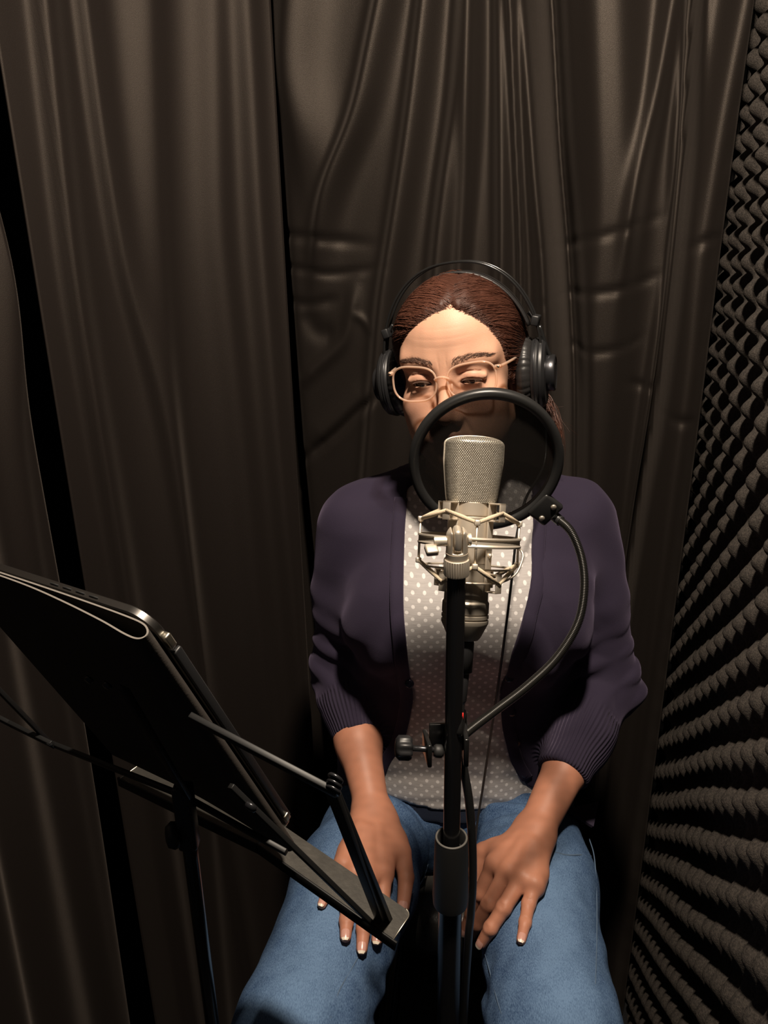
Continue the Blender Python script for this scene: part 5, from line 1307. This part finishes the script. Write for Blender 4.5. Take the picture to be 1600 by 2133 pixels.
for a in (PI / 3, PI, 5 * PI / 3):
    d = V3((math.cos(a), math.sin(a), 0)); MB().tube([pb + V3((0, 0, FZ + .36)) + d * .010, pb + d * .21 + V3((0, 0, FZ + .006))], .0055, 8).build('leg', M_BAR, mst)
    MB().tube([pb + V3((0, 0, FZ + .12)) + d * .008, pb + d * .135 + V3((0, 0, FZ + .128))], .0035, 8).build('brace', M_BAR, mst)

# ---- tablet in its folio
TW, TH, TT = .2149, .2806, .0060
T0 = D0 + DE * .006       # lower corner on the right
def TP(l, e, b): return T0 + DL * l + DE * e + DF * b
M_TAB = mat('space_grey_aluminium', (.20, .19, .18), .34, 1.0)
M_FOL = mat('dark_folio', (.034, .029, .025), .62, spec=.35); noise_bump(M_FOL, 700, .35, .0006)
M_FEDGE = mat('grey_folio_edge', (.20, .18, .16), .7)
M_SCR = mat('tablet_screen', (.01, .01, .012), .1)
tab = thing('tablet', TP(TW / 2, 0, 0), 'grey tablet in a dark folio cover, standing on the music stand', 'tablet')
def rrect(w, h, r, n=7):
    o_ = []
    for cx, cy, a0 in ((w - r, h - r, 0), (r, h - r, PI / 2), (r, r, PI), (w - r, r, 3 * PI / 2)):
        for k in range(n): a = a0 + PI / 2 * k / (n - 1); o_.append((cx + r * math.cos(a), cy + r * math.sin(a)))
    return o_
oc = rrect(TW, TH, .018); n = len(oc)
lv = [(.0008, 0), (0, .0008), (0, TT - .0008), (.0008, TT)]
v = [TP(l + (TW / 2 - l) / (TW / 2) * i_, e + (TH / 2 - e) / (TH / 2) * i_, b) for i_, b in lv for l, e in oc]
f = [tuple(range(n)), tuple(range(3 * n, 4 * n))[::-1]] + [(k * n + i, k * n + (i + 1) % n, (k + 1) * n + (i + 1) % n, (k + 1) * n + i)[::-1] for k in range(3) for i in range(n)]
to = mesh_obj('tablet_body', v, f, M_TAB, tab); to.data.set_sharp_from_angle(angle=math.radians(40))
oc2 = rrect(TW - .008, TH - .008, .014); v = [TP(l + .004, e + .004, TT + z) for z in (.0001, .0005) for l, e in oc2]; n = len(oc2)
mesh_obj('screen', v, [tuple(range(n)), tuple(range(n, 2 * n))[::-1]] + [(i, (i + 1) % n, n + (i + 1) % n, n + i) for i in range(n)], M_SCR, tab, False)
for k in range(4): MB().box(TP(.062 + .0128 * k * 1.0 - .012, TH + .0001, TT * .50), (.0080, .0014, .0010), basis(DL, DE, DF)).build('speaker_slot', mat('slot_black', (.004, .004, .004), .8) if k == 0 else bpy.data.materials['slot_black'], tab)
MB().box(TP(-.0022, TH - .0235, TT * .5), (.0050, .0115, .0055), basis(DL, DE, DF), .0012).build('edge_clip', M_EDGE, tab)
MB().box(TP(-.0022, .026, TT * .5), (.0050, .0080, .0055), basis(DL, DE, DF), .0010).build('edge_clip', M_EDGE, tab)
MB().box(TP(-.0018, TH * .48, TT * .5 + .001), (.0036, TH * .80, TT + .001), basis(DL, DE, DF), .0012).build('side_bumper', M_BLK, tab)
path = spline([(TW, -.0012), (.16, -.0012), (.10, -.0013), (.05, -.0018), (.016, -.0026), (.000, -.0038), (-.0070, -.0068), (-.0090, -.0108), (-.0050, -.0140), (.006, -.0138), (.030, -.0105), (.070, -.0066), (.11, -.0040), (.16, -.0032), (TW, -.0030)], 6)
tn = np.gradient(path, axis=0); tn /= np.linalg.norm(tn, axis=1)[:, None]; nn = np.stack([-tn[:, 1], tn[:, 0]], 1) * .00055
A_ = path + nn; B_ = path - nn; v = []; n = len(path)
for e in (0.0, TH):
    for q in (A_, B_): v += [TP(l, e, b) for l, b in q]
f = []
for i in range(n - 1): f += [(i, i + 1, 2 * n + i + 1, 2 * n + i), (n + i + 1, n + i, 3 * n + i, 3 * n + i + 1)]
fo = mesh_obj('folio_cover', v, f, M_FOL, tab)
for e in (0.0, TH + .0001):
    v = [TP(l, e, b) for q in (A_, B_) for l, b in q]; v += [p_ + DE * .0004 for p_ in v]
    f = [(i, i + 1, n + i + 1, n + i) for i in range(n - 1)]; f += [tuple(k + 2 * n for k in q) for q in f]
    mesh_obj('folio_edge', v, f, M_FEDGE, fo, False)

for _o in bpy.data.objects:
    if '_org' in _o: del _o['_org']
